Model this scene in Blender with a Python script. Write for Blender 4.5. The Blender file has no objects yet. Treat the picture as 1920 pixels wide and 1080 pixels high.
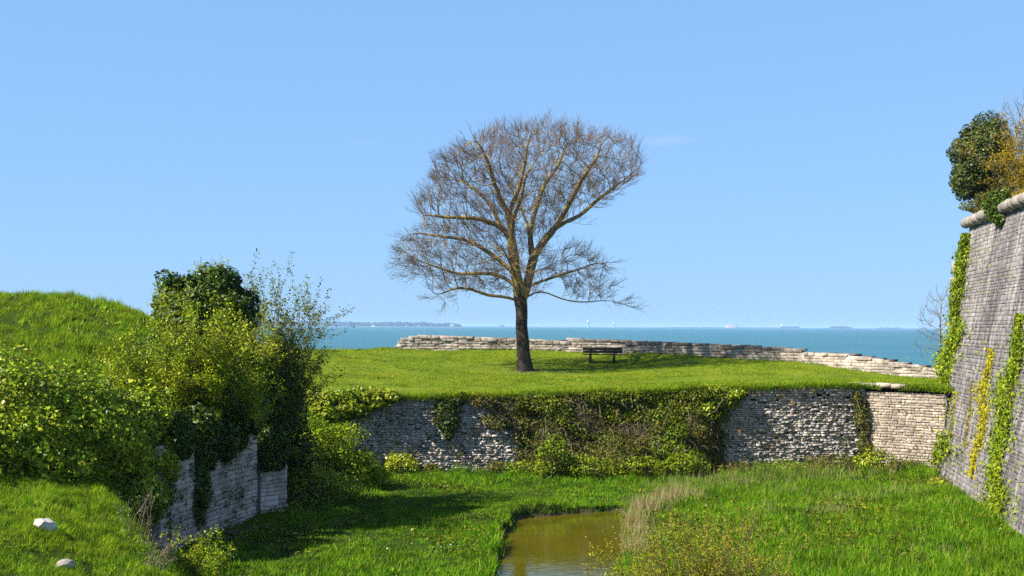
import bpy, math, random
import numpy as np
from mathutils import Vector, Matrix

random.seed(7)
rng = np.random.default_rng(7)
scene = bpy.context.scene
col = scene.collection

# ------------------------------------------------------------------ camera
F = 2400.0                    # focal length in photo pixels (1920 wide)
ROLL = math.radians(0.26)
HOR = 611.2                   # horizon row at the middle column
cam_d = bpy.data.cameras.new("camera")
cam_d.sensor_width = 36.0
cam_d.lens = F / 1920.0 * 36.0
cam_d.shift_y = (HOR - 540.0) / 1920.0
cam_d.clip_start = 0.5
cam_d.clip_end = 200000.0
cam = bpy.data.objects.new("camera", cam_d)
col.objects.link(cam)
CM = Matrix.Rotation(math.pi / 2, 4, 'X') @ Matrix.Rotation(ROLL, 4, 'Z')
cam.matrix_world = CM
scene.camera = cam

# ------------------------------------------------------------------ sky and sun
SUN_EL = math.radians(43.0)
SUN_AZ = math.radians(21.0)   # light travels to +X, turned this far towards +Y
LDIR = Vector((math.cos(SUN_EL) * math.cos(SUN_AZ), math.cos(SUN_EL) * math.sin(SUN_AZ), -math.sin(SUN_EL)))
world = bpy.data.worlds.new("World")
scene.world = world
world.use_nodes = True
wn = world.node_tree.nodes
wl = world.node_tree.links
bg = wn["Background"]
sky = wn.new("ShaderNodeTexSky")
sky.sky_type = 'NISHITA'
sky.sun_disc = False
sky.sun_elevation = SUN_EL
sky.sun_rotation = math.atan2(-LDIR.x, -LDIR.y)
sky.altitude = 0.0
sky.air_density = 1.0
sky.dust_density = 0.1
sky.ozone_density = 4.0
# the photograph's tone curve flattens the whole dome evenly: one gamma and one tint for all directions
sky_gamma = wn.new("ShaderNodeGamma")
sky_gamma.inputs[1].default_value = 0.29
sky_tint = wn.new("ShaderNodeMix")
sky_tint.data_type = 'RGBA'
sky_tint.blend_type = 'MULTIPLY'
sky_tint.inputs[0].default_value = 1.0
sky_tint.inputs[7].default_value = (1.04, 1.70, 2.62, 1.0)
wl.new(sky.outputs[0], sky_gamma.inputs[0])
wl.new(sky_gamma.outputs[0], sky_tint.inputs[6])
wl.new(sky_tint.outputs[2], bg.inputs[0])
bg.inputs[1].default_value = 0.0865
sun_d = bpy.data.lights.new("sun", 'SUN')
sun_d.energy = 5.0
sun_d.angle = math.radians(0.53)
sun_d.color = (1.0, 0.93, 0.82)
sun = bpy.data.objects.new("sun", sun_d)
sun.rotation_euler = LDIR.to_track_quat('-Z', 'Y').to_euler()
col.objects.link(sun)
scene.view_settings.view_transform = 'Standard'
scene.view_settings.look = 'None'
scene.view_settings.exposure = 1.4
scene.view_settings.gamma = 1.0
scene.view_settings.use_curve_mapping = False
scene.cycles.max_bounces = 6
scene.cycles.diffuse_bounces = 3
scene.cycles.transmission_bounces = 4
scene.cycles.volume_bounces = 0
scene.cycles.use_denoising = False

# two faint cloud wisps low in the sky, fixed in direction
def wisp(col_in, d, wx, wz, strength):
    tc = wn.new("ShaderNodeTexCoord")
    sub = wn.new("ShaderNodeVectorMath"); sub.operation = 'SUBTRACT'; sub.inputs[1].default_value = d
    mul = wn.new("ShaderNodeVectorMath"); mul.operation = 'MULTIPLY'; mul.inputs[1].default_value = (1 / wx, 1 / wx, 1 / wz)
    nz = wn.new("ShaderNodeTexNoise"); nz.inputs["Scale"].default_value = 1.6; nz.inputs["Detail"].default_value = 5
    ln = wn.new("ShaderNodeVectorMath"); ln.operation = 'LENGTH'
    ad = wn.new("ShaderNodeMath"); ad.operation = 'SUBTRACT'
    mr = wn.new("ShaderNodeMapRange"); mr.inputs[1].default_value = .75; mr.inputs[2].default_value = -.55; mr.inputs[3].default_value = 0; mr.inputs[4].default_value = strength
    mx = wn.new("ShaderNodeMix"); mx.data_type = 'RGBA'; mx.inputs[7].default_value = (3.6, 3.9, 4.6, 1)
    wl.new(tc.outputs["Generated"], sub.inputs[0]); wl.new(sub.outputs[0], mul.inputs[0]); wl.new(mul.outputs[0], nz.inputs["Vector"])
    wl.new(mul.outputs[0], ln.inputs[0]); wl.new(ln.outputs["Value"], ad.inputs[0]); wl.new(nz.outputs["Fac"], ad.inputs[1])
    wl.new(ad.outputs[0], mr.inputs[0]); wl.new(mr.outputs[0], mx.inputs[0]); wl.new(col_in, mx.inputs[6])
    return mx.outputs[2]
def sky_dir(px, py):
    return (CM.to_3x3() @ Vector(((px - 960.0) / F, (HOR - py) / F, -1.0))).normalized()
sky_col = wisp(sky_tint.outputs[2], sky_dir(1250, 263), .021, .0042, .17)
sky_col = wisp(sky_col, sky_dir(680, 268), .016, .0022, .06)
wl.new(sky_col, bg.inputs[0])

# ------------------------------------------------------------------ helpers
R3 = CM.to_3x3()
def ray(px, py):
    d = R3 @ Vector(((px - 960.0) / F, (HOR - py) / F, -1.0))
    return d
def P(px, py, D):
    """point of the place seen at photo pixel (px,py), D metres in front of the camera"""
    d = ray(px, py)
    return d * (D / d.y)
def G(px, py, z):
    d = ray(px, py)
    return d * (z / d.z)
def to_px(V):
    """world points -> photo pixels (used only to rank stones by size)"""
    V = np.asarray(V); Ri = np.array(R3.transposed())
    c = V @ Ri.T
    return np.stack([960 + F * c[:, 0] / -c[:, 2], HOR - F * c[:, 1] / -c[:, 2]], 1)

def norm(a):
    return a / np.maximum(np.linalg.norm(a, axis=-1, keepdims=True), 1e-9)

_nz = [(rng.normal(size=3), rng.uniform(0, 6.28)) for _ in range(9)]
def snoise(p, s=1.0):
    """cheap smooth noise, about -1..1"""
    p = np.asarray(p, float)
    if p.shape[-1] == 2:
        p = np.concatenate([p, np.zeros(p.shape[:-1] + (1,))], -1)
    r = 0
    for i, (k, ph) in enumerate(_nz):
        r = r + np.sin(p @ (k * s) + ph + 1.7 * np.sin(p @ (_nz[(i + 3) % 9][0] * s * .6) + i))
    return r / 4.0

def mesh_np(name, V, Fs, mats, smooth=False, mat_idx=None):
    """V (n,3); Fs list of (m,k) index arrays"""
    me = bpy.data.meshes.new(name)
    V = np.asarray(V, np.float32)
    me.vertices.add(len(V)); me.vertices.foreach_set("co", V.ravel())
    Fs = [np.asarray(f, np.int32) for f in Fs if len(f)]
    loops = np.concatenate([f.ravel() for f in Fs])
    tot = np.concatenate([np.full(len(f), f.shape[1], np.int32) for f in Fs])
    start = np.concatenate([[0], np.cumsum(tot)[:-1]]).astype(np.int32)
    me.loops.add(len(loops)); me.loops.foreach_set("vertex_index", loops)
    me.polygons.add(len(tot)); me.polygons.foreach_set("loop_start", start)
    me.polygons.foreach_set("loop_total", tot)
    if smooth:
        me.polygons.foreach_set("use_smooth", np.ones(len(tot), bool))
    if not isinstance(mats, (list, tuple)):
        mats = [mats]
    for m in mats:
        me.materials.append(m)
    if mat_idx is not None:
        me.polygons.foreach_set("material_index", np.asarray(mat_idx, np.int32))
    me.update(calc_edges=True)
    return me

def obj(name, me, parent=None, loc=None):
    o = bpy.data.objects.new(name, me)
    col.objects.link(o)
    if loc is not None:
        o.location = loc
    if parent is not None:
        o.parent = parent
    return o

def tag(o, label=None, cat=None, group=None, kind=None):
    if label: o["label"] = label
    if cat: o["category"] = cat
    if group: o["group"] = group
    if kind: o["kind"] = kind
    return o

def thing(name, label, cat, loc=(0, 0, 0), group=None):
    o = bpy.data.objects.new(name, None)
    o.empty_display_size = .3
    o.location = loc
    col.objects.link(o)
    return tag(o, label, cat, group)

def part(name, V, Fs, mat, root, smooth=False):
    """mesh given in world coordinates, hung under an unrotated root"""
    V = np.asarray(V, float) - np.array(root.location)
    return obj(name, mesh_np(name, V, Fs, mat, smooth), root)

class MB:
    """collects plain solids into one mesh"""
    def __init__(s): s.v = []; s.q = []; s.t = []; s.n = 0
    def add(s, V, Q=(), T=()):
        V = np.asarray(V, float)
        s.v.append(V)
        if len(Q): s.q.append(np.asarray(Q) + s.n)
        if len(T): s.t.append(np.asarray(T) + s.n)
        s.n += len(V)
    def box(s, c, size, ax=None, jit=0.0):
        c = np.asarray(c, float); h = np.asarray(size, float) / 2
        A = np.eye(3) if ax is None else np.asarray(ax, float)
        k = np.array([[x, y, z] for x in (-1, 1) for y in (-1, 1) for z in (-1, 1)]) * h
        if jit: k = k + rng.normal(size=k.shape) * jit
        s.add(c + k @ A, [[0, 1, 3, 2], [4, 6, 7, 5], [0, 4, 5, 1], [2, 3, 7, 6], [0, 2, 6, 4], [1, 5, 7, 3]])
    def tube(s, pts, rad, n=6, cap=True):
        V, Q = tube(np.asarray(pts, float), np.asarray(rad, float) * np.ones(len(pts)), n)
        s.add(V, Q)
        if cap:
            m = len(pts)
            for b in (0, (m - 1) * n):
                s.add(V[b:b + n], [], [[0, i, i + 1] for i in range(1, n - 1)])
    def get(s):
        return np.concatenate(s.v), ([np.concatenate(s.q)] if s.q else []) + ([np.concatenate(s.t)] if s.t else [])

def tube(pts, rad, n):
    m = len(pts)
    tan = np.gradient(pts, axis=0); tan = norm(tan)
    ref = np.array([0.31, 0.87, 0.38])
    ref = np.where(np.abs(tan @ ref)[:, None] > .95, np.array([1., 0, 0]), ref)
    a = norm(np.cross(tan, ref)); b = np.cross(tan, a)
    th = np.arange(n) * 2 * math.pi / n
    ring = a[:, None, :] * np.cos(th)[None, :, None] + b[:, None, :] * np.sin(th)[None, :, None]
    V = (pts[:, None, :] + ring * rad[:, None, None]).reshape(-1, 3)
    i = np.arange(m - 1)[:, None] * n; j = np.arange(n)[None, :]; k = (j + 1) % n
    Q = np.stack([i + j, i + k, i + n + k, i + n + j], -1).reshape(-1, 4)
    return V, Q

# ------------------------------------------------------------------ materials
ALB = .60                     # overall level of the base colours at this exposure
def al(c): return tuple(x * ALB for x in c)
def new_mat(name):
    m = bpy.data.materials.new(name); m.use_nodes = True
    nt = m.node_tree
    return m, nt, nt.nodes, nt.links, nt.nodes["Principled BSDF"]
def N(nt, t, **kw):
    n = nt.nodes.new(t)
    for k, v in kw.items(): setattr(n, k, v)
    return n
def noise_tex(nt, scale, detail=4, vec=None, stretch=None, rough=.55):
    geo = N(nt, "ShaderNodeNewGeometry")
    src = geo.outputs["Position"]
    if stretch:
        mp = N(nt, "ShaderNodeMapping"); mp.inputs["Scale"].default_value = stretch
        nt.links.new(src, mp.inputs[0]); src = mp.outputs[0]
    n = N(nt, "ShaderNodeTexNoise"); n.inputs["Scale"].default_value = scale
    n.inputs["Detail"].default_value = detail; n.inputs["Roughness"].default_value = rough
    nt.links.new(src, n.inputs["Vector"])
    return n.outputs["Fac"]
def ramp(nt, fac, stops):
    r = N(nt, "ShaderNodeValToRGB"); e = r.color_ramp.elements
    while len(e) < len(stops): e.new(.5)
    for i, (p, c) in enumerate(stops):
        e[i].position = p; e[i].color = tuple(c) + (1,) if len(c) == 3 else c
    nt.links.new(fac, r.inputs[0])
    return r.outputs[0]
def mixc(nt, fac, a, b, mode='MIX'):
    m = N(nt, "ShaderNodeMix", data_type='RGBA', blend_type=mode)
    for s, v in ((m.inputs[0], fac), (m.inputs[6], a), (m.inputs[7], b)):
        if hasattr(v, "is_linked"): nt.links.new(v, s)
        elif isinstance(v, (int, float)): s.default_value = v
        else: s.default_value = tuple(v) + (1,)
    return m.outputs[2]
def rnd(nt):
    """one random number per leaf / stone, whether joined or an object of its own"""
    g = N(nt, "ShaderNodeNewGeometry"); o = N(nt, "ShaderNodeObjectInfo")
    a = N(nt, "ShaderNodeMath", operation='ADD'); f = N(nt, "ShaderNodeMath", operation='FRACT')
    nt.links.new(g.outputs["Random Per Island"], a.inputs[0]); nt.links.new(o.outputs["Random"], a.inputs[1])
    nt.links.new(a.outputs[0], f.inputs[0])
    return f.outputs[0]
def bump(nt, bs, h, strength, dist):
    b = N(nt, "ShaderNodeBump"); b.inputs["Strength"].default_value = strength; b.inputs["Distance"].default_value = dist
    nt.links.new(h, b.inputs["Height"]); nt.links.new(b.outputs[0], bs.inputs["Normal"])

def leaf_mat(name, stops, patch=None, trans=.35, rough=.5, spec=.3, pscale=.9, gain=1.0, blue=.3):
    gain *= ALB; trans *= .62
    adj = lambda c: (c[0] * gain, c[1] * gain, c[2] * gain * blue)
    stops = [(p, adj(c)) for p, c in stops]; patch = adj(patch) if patch else None; spec *= .4
    m, nt, ns, ls, bs = new_mat(name)
    c = ramp(nt, rnd(nt), stops)
    if patch:
        f = ramp(nt, noise_tex(nt, pscale, 3), [(.42, (0, 0, 0)), (.62, (1, 1, 1))])
        c = mixc(nt, f, c, mixc(nt, .65, c, patch))
        g = ramp(nt, noise_tex(nt, pscale * 2.7, 4), [(.40, (.42, .46, .42)), (.56, (1, 1, 1))])
        c = mixc(nt, .8, c, g, 'MULTIPLY')
    ls.new(c, bs.inputs["Base Color"])
    bs.inputs["Roughness"].default_value = rough
    bs.inputs["Specular IOR Level"].default_value = spec
    t = N(nt, "ShaderNodeBsdfTranslucent"); ls.new(c, t.inputs[0])
    mx = N(nt, "ShaderNodeMixShader"); mx.inputs[0].default_value = trans
    ls.new(bs.outputs[0], mx.inputs[1]); ls.new(t.outputs[0], mx.inputs[2])
    ls.new(mx.outputs[0], ns["Material Output"].inputs[0])
    return m

def stone_mat(name, light, mid, dark, streak=None, lo=.35, hi=.66, wscale=1.2, bumpd=.02, lichen=None, wash=None):
    m, nt, ns, ls, bs = new_mat(name)
    light, mid, dark = al(light), al(mid), al(dark)
    wash = al(wash) if wash else None; lichen = al(lichen) if lichen else None
    base = ramp(nt, rnd(nt), [(0, [x * .5 + y * .5 for x, y in zip(mid, dark)]), (.2, mid), (.5, light), (.8, mid), (1, [min(1, x * 1.12) for x in light])])
    w = ramp(nt, noise_tex(nt, wscale, 7, stretch=streak, rough=.65), [(lo, (0, 0, 0)), (hi, (1, 1, 1))])
    c = mixc(nt, w, base, mixc(nt, .78, base, dark))
    fine = noise_tex(nt, 14, 6, rough=.7)
    c = mixc(nt, .75, c, ramp(nt, fine, [(.3, (.55, .55, .55)), (.55, (1, 1, 1)), (.8, (1.0, .97, .9))]), 'MULTIPLY')
    if wash:
        big = ramp(nt, noise_tex(nt, .32, 3, stretch=(1, 1, .35)), [(.36, (.52, .515, .545)), (.62, (1.04, 1.01, 1.0))])
        c = mixc(nt, .9, c, big, 'MULTIPLY')
        wf = ramp(nt, noise_tex(nt, 2.6, 6, stretch=(1, 1, .10), rough=.7), [(.50, (0, 0, 0)), (.68, (1, 1, 1))])
        c = mixc(nt, wf, c, mixc(nt, .6, c, wash))
    if lichen:
        lf = ramp(nt, noise_tex(nt, 3.2, 5), [(.62, (0, 0, 0)), (.72, (1, 1, 1))])
        c = mixc(nt, lf, c, mixc(nt, .6, c, lichen))
    ls.new(c, bs.inputs["Base Color"])
    bs.inputs["Roughness"].default_value = .95
    bs.inputs["Specular IOR Level"].default_value = .15
    bump(nt, bs, noise_tex(nt, 22, 6, rough=.7), .6, bumpd)
    return m

M = {}
M['stone_bastion'] = stone_mat('stone_bastion', (.46, .42, .39), (.29, .27, .265), (.17, .16, .165), streak=(1.0, 1.0, .16), lo=.36, hi=.62, wscale=1.0, wash=(.66, .61, .56))
M['stone_rubble'] = stone_mat('stone_rubble', (.86, .79, .71), (.70, .63, .56), (.36, .30, .25), lo=.40, hi=.66, wscale=2.2)
M['stone_cream'] = stone_mat('stone_cream', (.70, .59, .46), (.55, .46, .36), (.30, .25, .20), lo=.42, hi=.68, lichen=(.45, .30, .08))
M['stone_parapet'] = stone_mat('stone_parapet', (.80, .69, .57), (.62, .53, .43), (.22, .185, .16), lo=.4, hi=.62, wscale=1.6)
M['stone_dark'] = stone_mat('stone_dark', (1.0, .90, .82), (.84, .75, .68), (.30, .25, .21), streak=(1, 1, .4), lo=.4, hi=.66)
M['stone_cordon'] = stone_mat('stone_cordon', (.56, .50, .43), (.42, .37, .32), (.2, .18, .16), lo=.42, hi=.68)
M['stone_coping'] = stone_mat('stone_coping', (.62, .53, .45), (.46, .40, .34), (.14, .12, .115), lo=.3, hi=.55, wscale=1.2)
M['mortar'] = stone_mat('mortar', (.60, .53, .45), (.52, .46, .39), (.28, .24, .2), lo=.4, hi=.7)
M['mortar_pale'] = stone_mat('mortar_pale', (.52, .47, .40), (.44, .40, .35), (.26, .24, .22), lo=.4, hi=.7)
M['rock'] = stone_mat('rock', (1.0, .89, .78), (.86, .76, .66), (.22, .19, .17), lo=.45, hi=.6, wscale=3.5)

def ground_mat(name, a, b, c, scale=.5):
    m, nt, ns, ls, bs = new_mat(name)
    k = ramp(nt, noise_tex(nt, scale, 8, rough=.65), [(.3, al(a)), (.52, al(b)), (.72, al(c))])
    k = mixc(nt, .6, k, ramp(nt, noise_tex(nt, 9, 6, rough=.7), [(.25, (.45, .45, .45)), (.6, (1, 1, 1))]), 'MULTIPLY')
    ls.new(k, bs.inputs["Base Color"]); bs.inputs["Roughness"].default_value = 1
    bs.inputs["Specular IOR Level"].default_value = .1
    bump(nt, bs, noise_tex(nt, 7, 6, rough=.75), 1, .12)
    return m
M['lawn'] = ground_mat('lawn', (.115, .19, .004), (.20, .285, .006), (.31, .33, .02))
def mud_margin(m, z0, z1):
    nt = m.node_tree; bs = nt.nodes['Principled BSDF']
    old = bs.inputs['Base Color'].links[0].from_socket
    g = N(nt, 'ShaderNodeNewGeometry'); sp = N(nt, 'ShaderNodeSeparateXYZ'); mr = N(nt, 'ShaderNodeMapRange')
    nt.links.new(g.outputs['Position'], sp.inputs[0]); nt.links.new(sp.outputs[2], mr.inputs[0])
    mr.inputs[1].default_value = z0; mr.inputs[2].default_value = z1; mr.inputs[3].default_value = 1; mr.inputs[4].default_value = 0
    nt.links.new(mixc(nt, mr.outputs[0], old, al((.13, .10, .065))), bs.inputs['Base Color'])
    return m
M['moat'] = ground_mat('moat', (.022, .045, .003), (.045, .08, .004), (.09, .10, .015))  # base colour kept dark to paint the shade between the grass tufts
M['earth'] = ground_mat('earth', (.05, .04, .025), (.10, .08, .05), (.16, .13, .09), 1.2)

M['grass_lawn'] = leaf_mat('grass_lawn', [(0, (.07, .16, .01)), (.5, (.135, .245, .014)), (.85, (.21, .29, .03)), (1, (.36, .34, .12))], (.27, .28, .03), .4, .6, .15, .35, gain=1.7)
M['grass_moat'] = leaf_mat('grass_moat', [(0, (.036, .12, .008)), (.42, (.078, .215, .01)), (.80, (.145, .285, .02)), (.92, (.22, .29, .05)), (1, (.44, .38, .14))], (.12, .22, .02), .45, .6, .15, .45, gain=1.65)
M['grass_bank'] = leaf_mat('grass_bank', [(0, (.042, .12, .01)), (.42, (.10, .23, .014)), (.80, (.19, .31, .025)), (.92, (.27, .31, .06)), (1, (.46, .40, .16))], (.22, .28, .03), .42, .6, .15, .8, gain=1.95)
M['grass_dry'] = leaf_mat('grass_dry', [(0, (.34, .26, .12)), (.6, (.54, .44, .22)), (1, (.22, .26, .04))], None, .35, .7, .1, gain=1.0, blue=1.0)
M['ivy'] = leaf_mat('ivy', [(0, (.035, .075, .008)), (.55, (.085, .135, .012)), (.9, (.17, .20, .02)), (1, (.28, .26, .05))], (.16, .17, .015), .22, .38, .45, gain=3.3)
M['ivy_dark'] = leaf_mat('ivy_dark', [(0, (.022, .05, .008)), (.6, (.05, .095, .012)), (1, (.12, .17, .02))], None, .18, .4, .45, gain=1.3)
M['ivy_bright'] = leaf_mat('ivy_bright', [(0, (.07, .13, .01)), (.5, (.15, .23, .014)), (1, (.32, .36, .03))], (.20, .24, .02), .3, .45, .35, gain=1.6)
M['ivy_mid'] = leaf_mat('ivy_mid', [(0, (.05, .09, .008)), (.55, (.12, .17, .014)), (.9, (.20, .23, .02)), (1, (.24, .18, .05))], (.15, .14, .03), .25, .45, .3, gain=1.5)
M['leaf_shrub_shade'] = leaf_mat('leaf_shrub_shade', [(0, (.05, .085, .012)), (.5, (.115, .155, .02)), (1, (.25, .27, .04))], None, .3, .5, .25, gain=1.35)  # airy shrub leaves, colour darkened for the shade right of the stump
M['ivy_yellow'] = leaf_mat('ivy_yellow', [(0, (.28, .24, .02)), (.6, (.46, .40, .03)), (1, (.22, .26, .02))], None, .3, .5, .3, gain=1.3)
M['leaf_spring'] = leaf_mat('leaf_spring', [(0, (.10, .17, .014)), (.5, (.20, .28, .02)), (1, (.34, .38, .04))], (.30, .29, .03), .4, .5, .25, gain=2.1)
M['leaf_lush'] = leaf_mat('leaf_lush', [(0, (.09, .19, .014)), (.5, (.20, .33, .02)), (1, (.42, .44, .05))], (.36, .38, .03), .4, .5, .25, gain=1.6)
M['leaf_olive'] = leaf_mat('leaf_olive', [(0, (.035, .055, .02)), (.6, (.075, .10, .03)), (1, (.15, .17, .06))], None, .15, .4, .4, gain=1.3, blue=.6)
M['leaf_bramble'] = leaf_mat('leaf_bramble', [(0, (.045, .065, .012)), (.45, (.11, .13, .02)), (.75, (.18, .19, .03)), (1, (.19, .12, .06))], (.15, .12, .05), .28, .55, .25, gain=1.6, blue=.6)
M['leaf_gold'] = leaf_mat('leaf_gold', [(0, (.30, .21, .05)), (.5, (.46, .33, .05)), (1, (.30, .22, .13))], (.48, .34, .03), .3, .6, .15, gain=1.2)
M['leaf_yellowgreen'] = leaf_mat('leaf_yellowgreen', [(0, (.24, .22, .03)), (.5, (.40, .36, .05)), (1, (.30, .32, .04))], None, .4, .5, .2, gain=1.15)
M['flower_yellow'] = leaf_mat('flower_yellow', [(0, (.55, .32, .02)), (1, (.7, .45, .03))], None, .2, .6, .1, gain=1.1)
M['flower_white'] = leaf_mat('flower_white', [(0, (.7, .7, .6)), (1, (.8, .8, .75))], None, .2, .6, .1, gain=1.0, blue=1.0)

def bark_mat(name, a, b, lich, amount):
    m, nt, ns, ls, bs = new_mat(name)
    c = ramp(nt, noise_tex(nt, 6, 7, stretch=(1, 1, .25), rough=.7), [(.3, al(a)), (.7, al(b))])
    if lich:
        f = ramp(nt, noise_tex(nt, 2.3, 6, rough=.7), [(amount, (0, 0, 0)), (amount + .12, (1, 1, 1))])
        c = mixc(nt, f, c, al(lich))
    ls.new(c, bs.inputs["Base Color"]); bs.inputs["Roughness"].default_value = .95
    bs.inputs["Specular IOR Level"].default_value = .1
    bump(nt, bs, noise_tex(nt, 9, 6, stretch=(1, 1, .2), rough=.7), .9, .05)
    return m
M['bark'] = bark_mat('bark', (.03, .024, .02), (.11, .09, .075), (.26, .17, .04), .56)
M['branch'] = bark_mat('branch', (.12, .098, .07), (.33, .26, .18), (.54, .38, .08), .46)
M['twig'] = bark_mat('twig', (.15, .10, .065), (.30, .205, .125), (.42, .28, .08), .56)
M['twig_grey'] = bark_mat('twig_grey', (.22, .18, .14), (.36, .30, .23), None, 0)
M['stem'] = bark_mat('stem', (.12, .09, .06), (.24, .19, .12), None, 0)
M['wood_bench'] = bark_mat('wood_bench', (.045, .035, .03), (.12, .10, .085), None, 0)

def plain(name, c, rough=.7, spec=.3):
    m, nt, ns, ls, bs = new_mat(name)
    k = mixc(nt, .35, al(c), ramp(nt, noise_tex(nt, .15, 4), [(.3, (.7, .7, .7)), (.7, (1, 1, 1))]), 'MULTIPLY')
    ls.new(k, bs.inputs["Base Color"]); bs.inputs["Roughness"].default_value = rough
    bs.inputs["Specular IOR Level"].default_value = spec
    return m
M['white_paint'] = plain('white_paint', (.85, .85, .82))
M['far_wood'] = plain('far_wood', (.03, .05, .03), 1, .1)
M['far_land'] = plain('far_land', (.12, .13, .08), 1, .1)
M['fort_stone'] = plain('fort_stone', (.52, .42, .34), .9, .2)
M['slate'] = plain('slate', (.10, .11, .13), .8, .3)
M['ship_blue'] = plain('ship_blue', (.04, .12, .30), .5, .4)

# ------------------------------------------------------------------ ground shapes
def tps(pts):
    p = np.array([[a, b] for a, b, c in pts]); z = np.array([c for a, b, c in pts])
    def U(r2): return np.where(r2 > 0, r2 * np.log(np.maximum(r2, 1e-12)), 0)
    n = len(p); K = U(((p[:, None] - p[None]) ** 2).sum(-1)) + np.eye(n) * 2.0
    A = np.zeros((n + 3, n + 3)); A[:n, :n] = K; A[:n, n] = 1; A[:n, n + 1:] = p; A[n, :n] = 1; A[n + 1:, :n] = p.T
    s = np.linalg.solve(A, np.concatenate([z, [0, 0, 0]]))
    def f(x, y):
        x = np.asarray(x, float); y = np.asarray(y, float)
        r = s[n] + s[n + 1] * x + s[n + 2] * y
        for i in range(n):
            r = r + s[i] * U((x - p[i, 0]) ** 2 + (y - p[i, 1]) ** 2)
        return r
    return f
def sst(a, b, x):
    t = np.clip((x - a) / (b - a), 0, 1); return t * t * (3 - 2 * t)
def T3(v): return (v.x, v.y, v.z)

ZF, ZW, ZSEA = -5.45, -5.59, -6.6
# scarp wall across the moat, its return on the right, the bastion
W0 = P(560, 900, 45.6); W1 = P(1620, 869, 47.2)
W0.z = W1.z = 0
WU = (W1 - W0).normalized(); WN = Vector((WU.y, -WU.x, 0)); WL = (W1 - W0).length
RT1 = P(1772, 880, 45.3); RT1.z = 0
RU = (RT1 - W1).normalized(); RN = Vector((RU.y, -RU.x, 0)); RL = (RT1 - W1).length
BA = Vector((15.3, 47.5, -5.75)); BT = Vector((17.25, 48.3, 3.78))
BU = Vector((-.16, -1, 0)).normalized()
BV = BT - BA; BH = BV.length
BNv = BU.cross(BV).normalized()
if BNv.x > 0: BNv = -BNv

def wall_y(x):
    """front line of the scarp and return walls"""
    x = np.asarray(x, float)
    a = W0.y + (x - W0.x) * WU.y / WU.x
    b = W1.y + (x - W1.x) * RU.y / RU.x
    return np.where(x < W1.x, a, b)
def wall_top(x):
    return np.interp(x, [-8, -6, 0, 6, 10, 14, 16], [-2.62, -2.58, -2.45, -2.31, -2.2, -2.14, -2.2])

lawn_pts = []
for px, py, D in [(985, 695, 61.5), (1104, 679, 64.6), (1149, 681, 64.6), (600, 665, 64), (740, 661, 66), (800, 657, 67.5), (960, 658, 67),
                  (1100, 660, 66.5), (1200, 664, 65.5), (1300, 671, 64), (1400, 676, 63), (1500, 681, 62), (1600, 692, 60.5), (1650, 702, 59),
                  (1740, 708, 57.5), (600, 700, 56), (1250, 700, 59), (1450, 705, 57), (800, 690, 60)]:
    lawn_pts.append(T3(P(px, py, D)))
for x in (-7, -3, 1, 5, 9, 13, 16):
    lawn_pts.append((x, float(wall_y(x)) + .25, float(wall_top(x)) + .03))
lawn_pts += [(-16, 48, -2.5), (-16, 62, -1.7), (24, 55, -2.6), (26, 62, -3), (10, 54, -2.28), (0, 54, -2.38), (-4, 53, -2.35)]
lawn_raw = tps(lawn_pts)
# sea parapet line (base) in plan
PAR = [P(737, 659, 67.7), P(985, 659, 67.2), P(1240, 665, 65.6), P(1500, 681, 62.4), P(1640, 700, 59.4), P(1780, 712, 56.6)]
PARX = np.array([p.x for p in PAR]); PARY = np.array([p.y for p in PAR])
def par_y(x):
    x = np.asarray(x, float)
    y = np.interp(x, PARX, PARY)
    return np.where(x < PARX[0], PARY[0] + (x - PARX[0]) * .35, np.where(x > PARX[-1], PARY[-1] - (x - PARX[-1]) * .4, y))
def lawn_z(x, y):
    z = lawn_raw(x, np.minimum(y, par_y(x) + .3))
    p = np.stack([np.asarray(x, float), np.asarray(y, float)], -1)
    z = z + .035 * snoise(p, .8) + .015 * snoise(p, 2.5)
    over = np.maximum(np.asarray(y) - par_y(x) - .9, 0)
    return z - np.minimum(over * 1.3, 6)

mud_margin(M['moat'], ZW + .01, ZW + .11)
# canal outline at water level
CAN = [G(925, 1120, ZW), G(938, 1060, ZW), G(948, 1005, ZW), G(958, 980, ZW), G(990, 971, ZW), G(1090, 962, ZW), G(1166, 957, ZW),
       G(1172, 985, ZW), G(1172, 1015, ZW), G(1158, 1060, ZW), G(1150, 1120, ZW)]
CANP = [(p.x, p.y) for p in CAN] + [(CAN[-1].x + .1, 8.0), (CAN[0].x - .3, 8.0)]
def sd_poly(x, y, poly):
    x = np.asarray(x, float); y = np.asarray(y, float)
    d = np.full(x.shape, 1e9); ins = np.zeros(x.shape, bool)
    for i in range(len(poly)):
        ax, ay = poly[i]; bx, by = poly[(i + 1) % len(poly)]
        t = np.clip(((x - ax) * (bx - ax) + (y - ay) * (by - ay)) / ((bx - ax) ** 2 + (by - ay) ** 2 + 1e-12), 0, 1)
        d = np.minimum(d, np.hypot(x - ax - t * (bx - ax), y - ay - t * (by - ay)))
        with np.errstate(divide='ignore', invalid='ignore'):
            c = ((ay > y) != (by > y)) & (x < (bx - ax) * (y - ay) / (by - ay + 1e-12) + ax)
        ins ^= c
    return np.where(ins, -d, d)
def can_sd(x, y):
    p = np.stack([np.asarray(x, float), np.asarray(y, float)], -1)
    return sd_poly(x, y, CANP) + .10 * snoise(p, 2.2) + .05 * snoise(p, 6)

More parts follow.
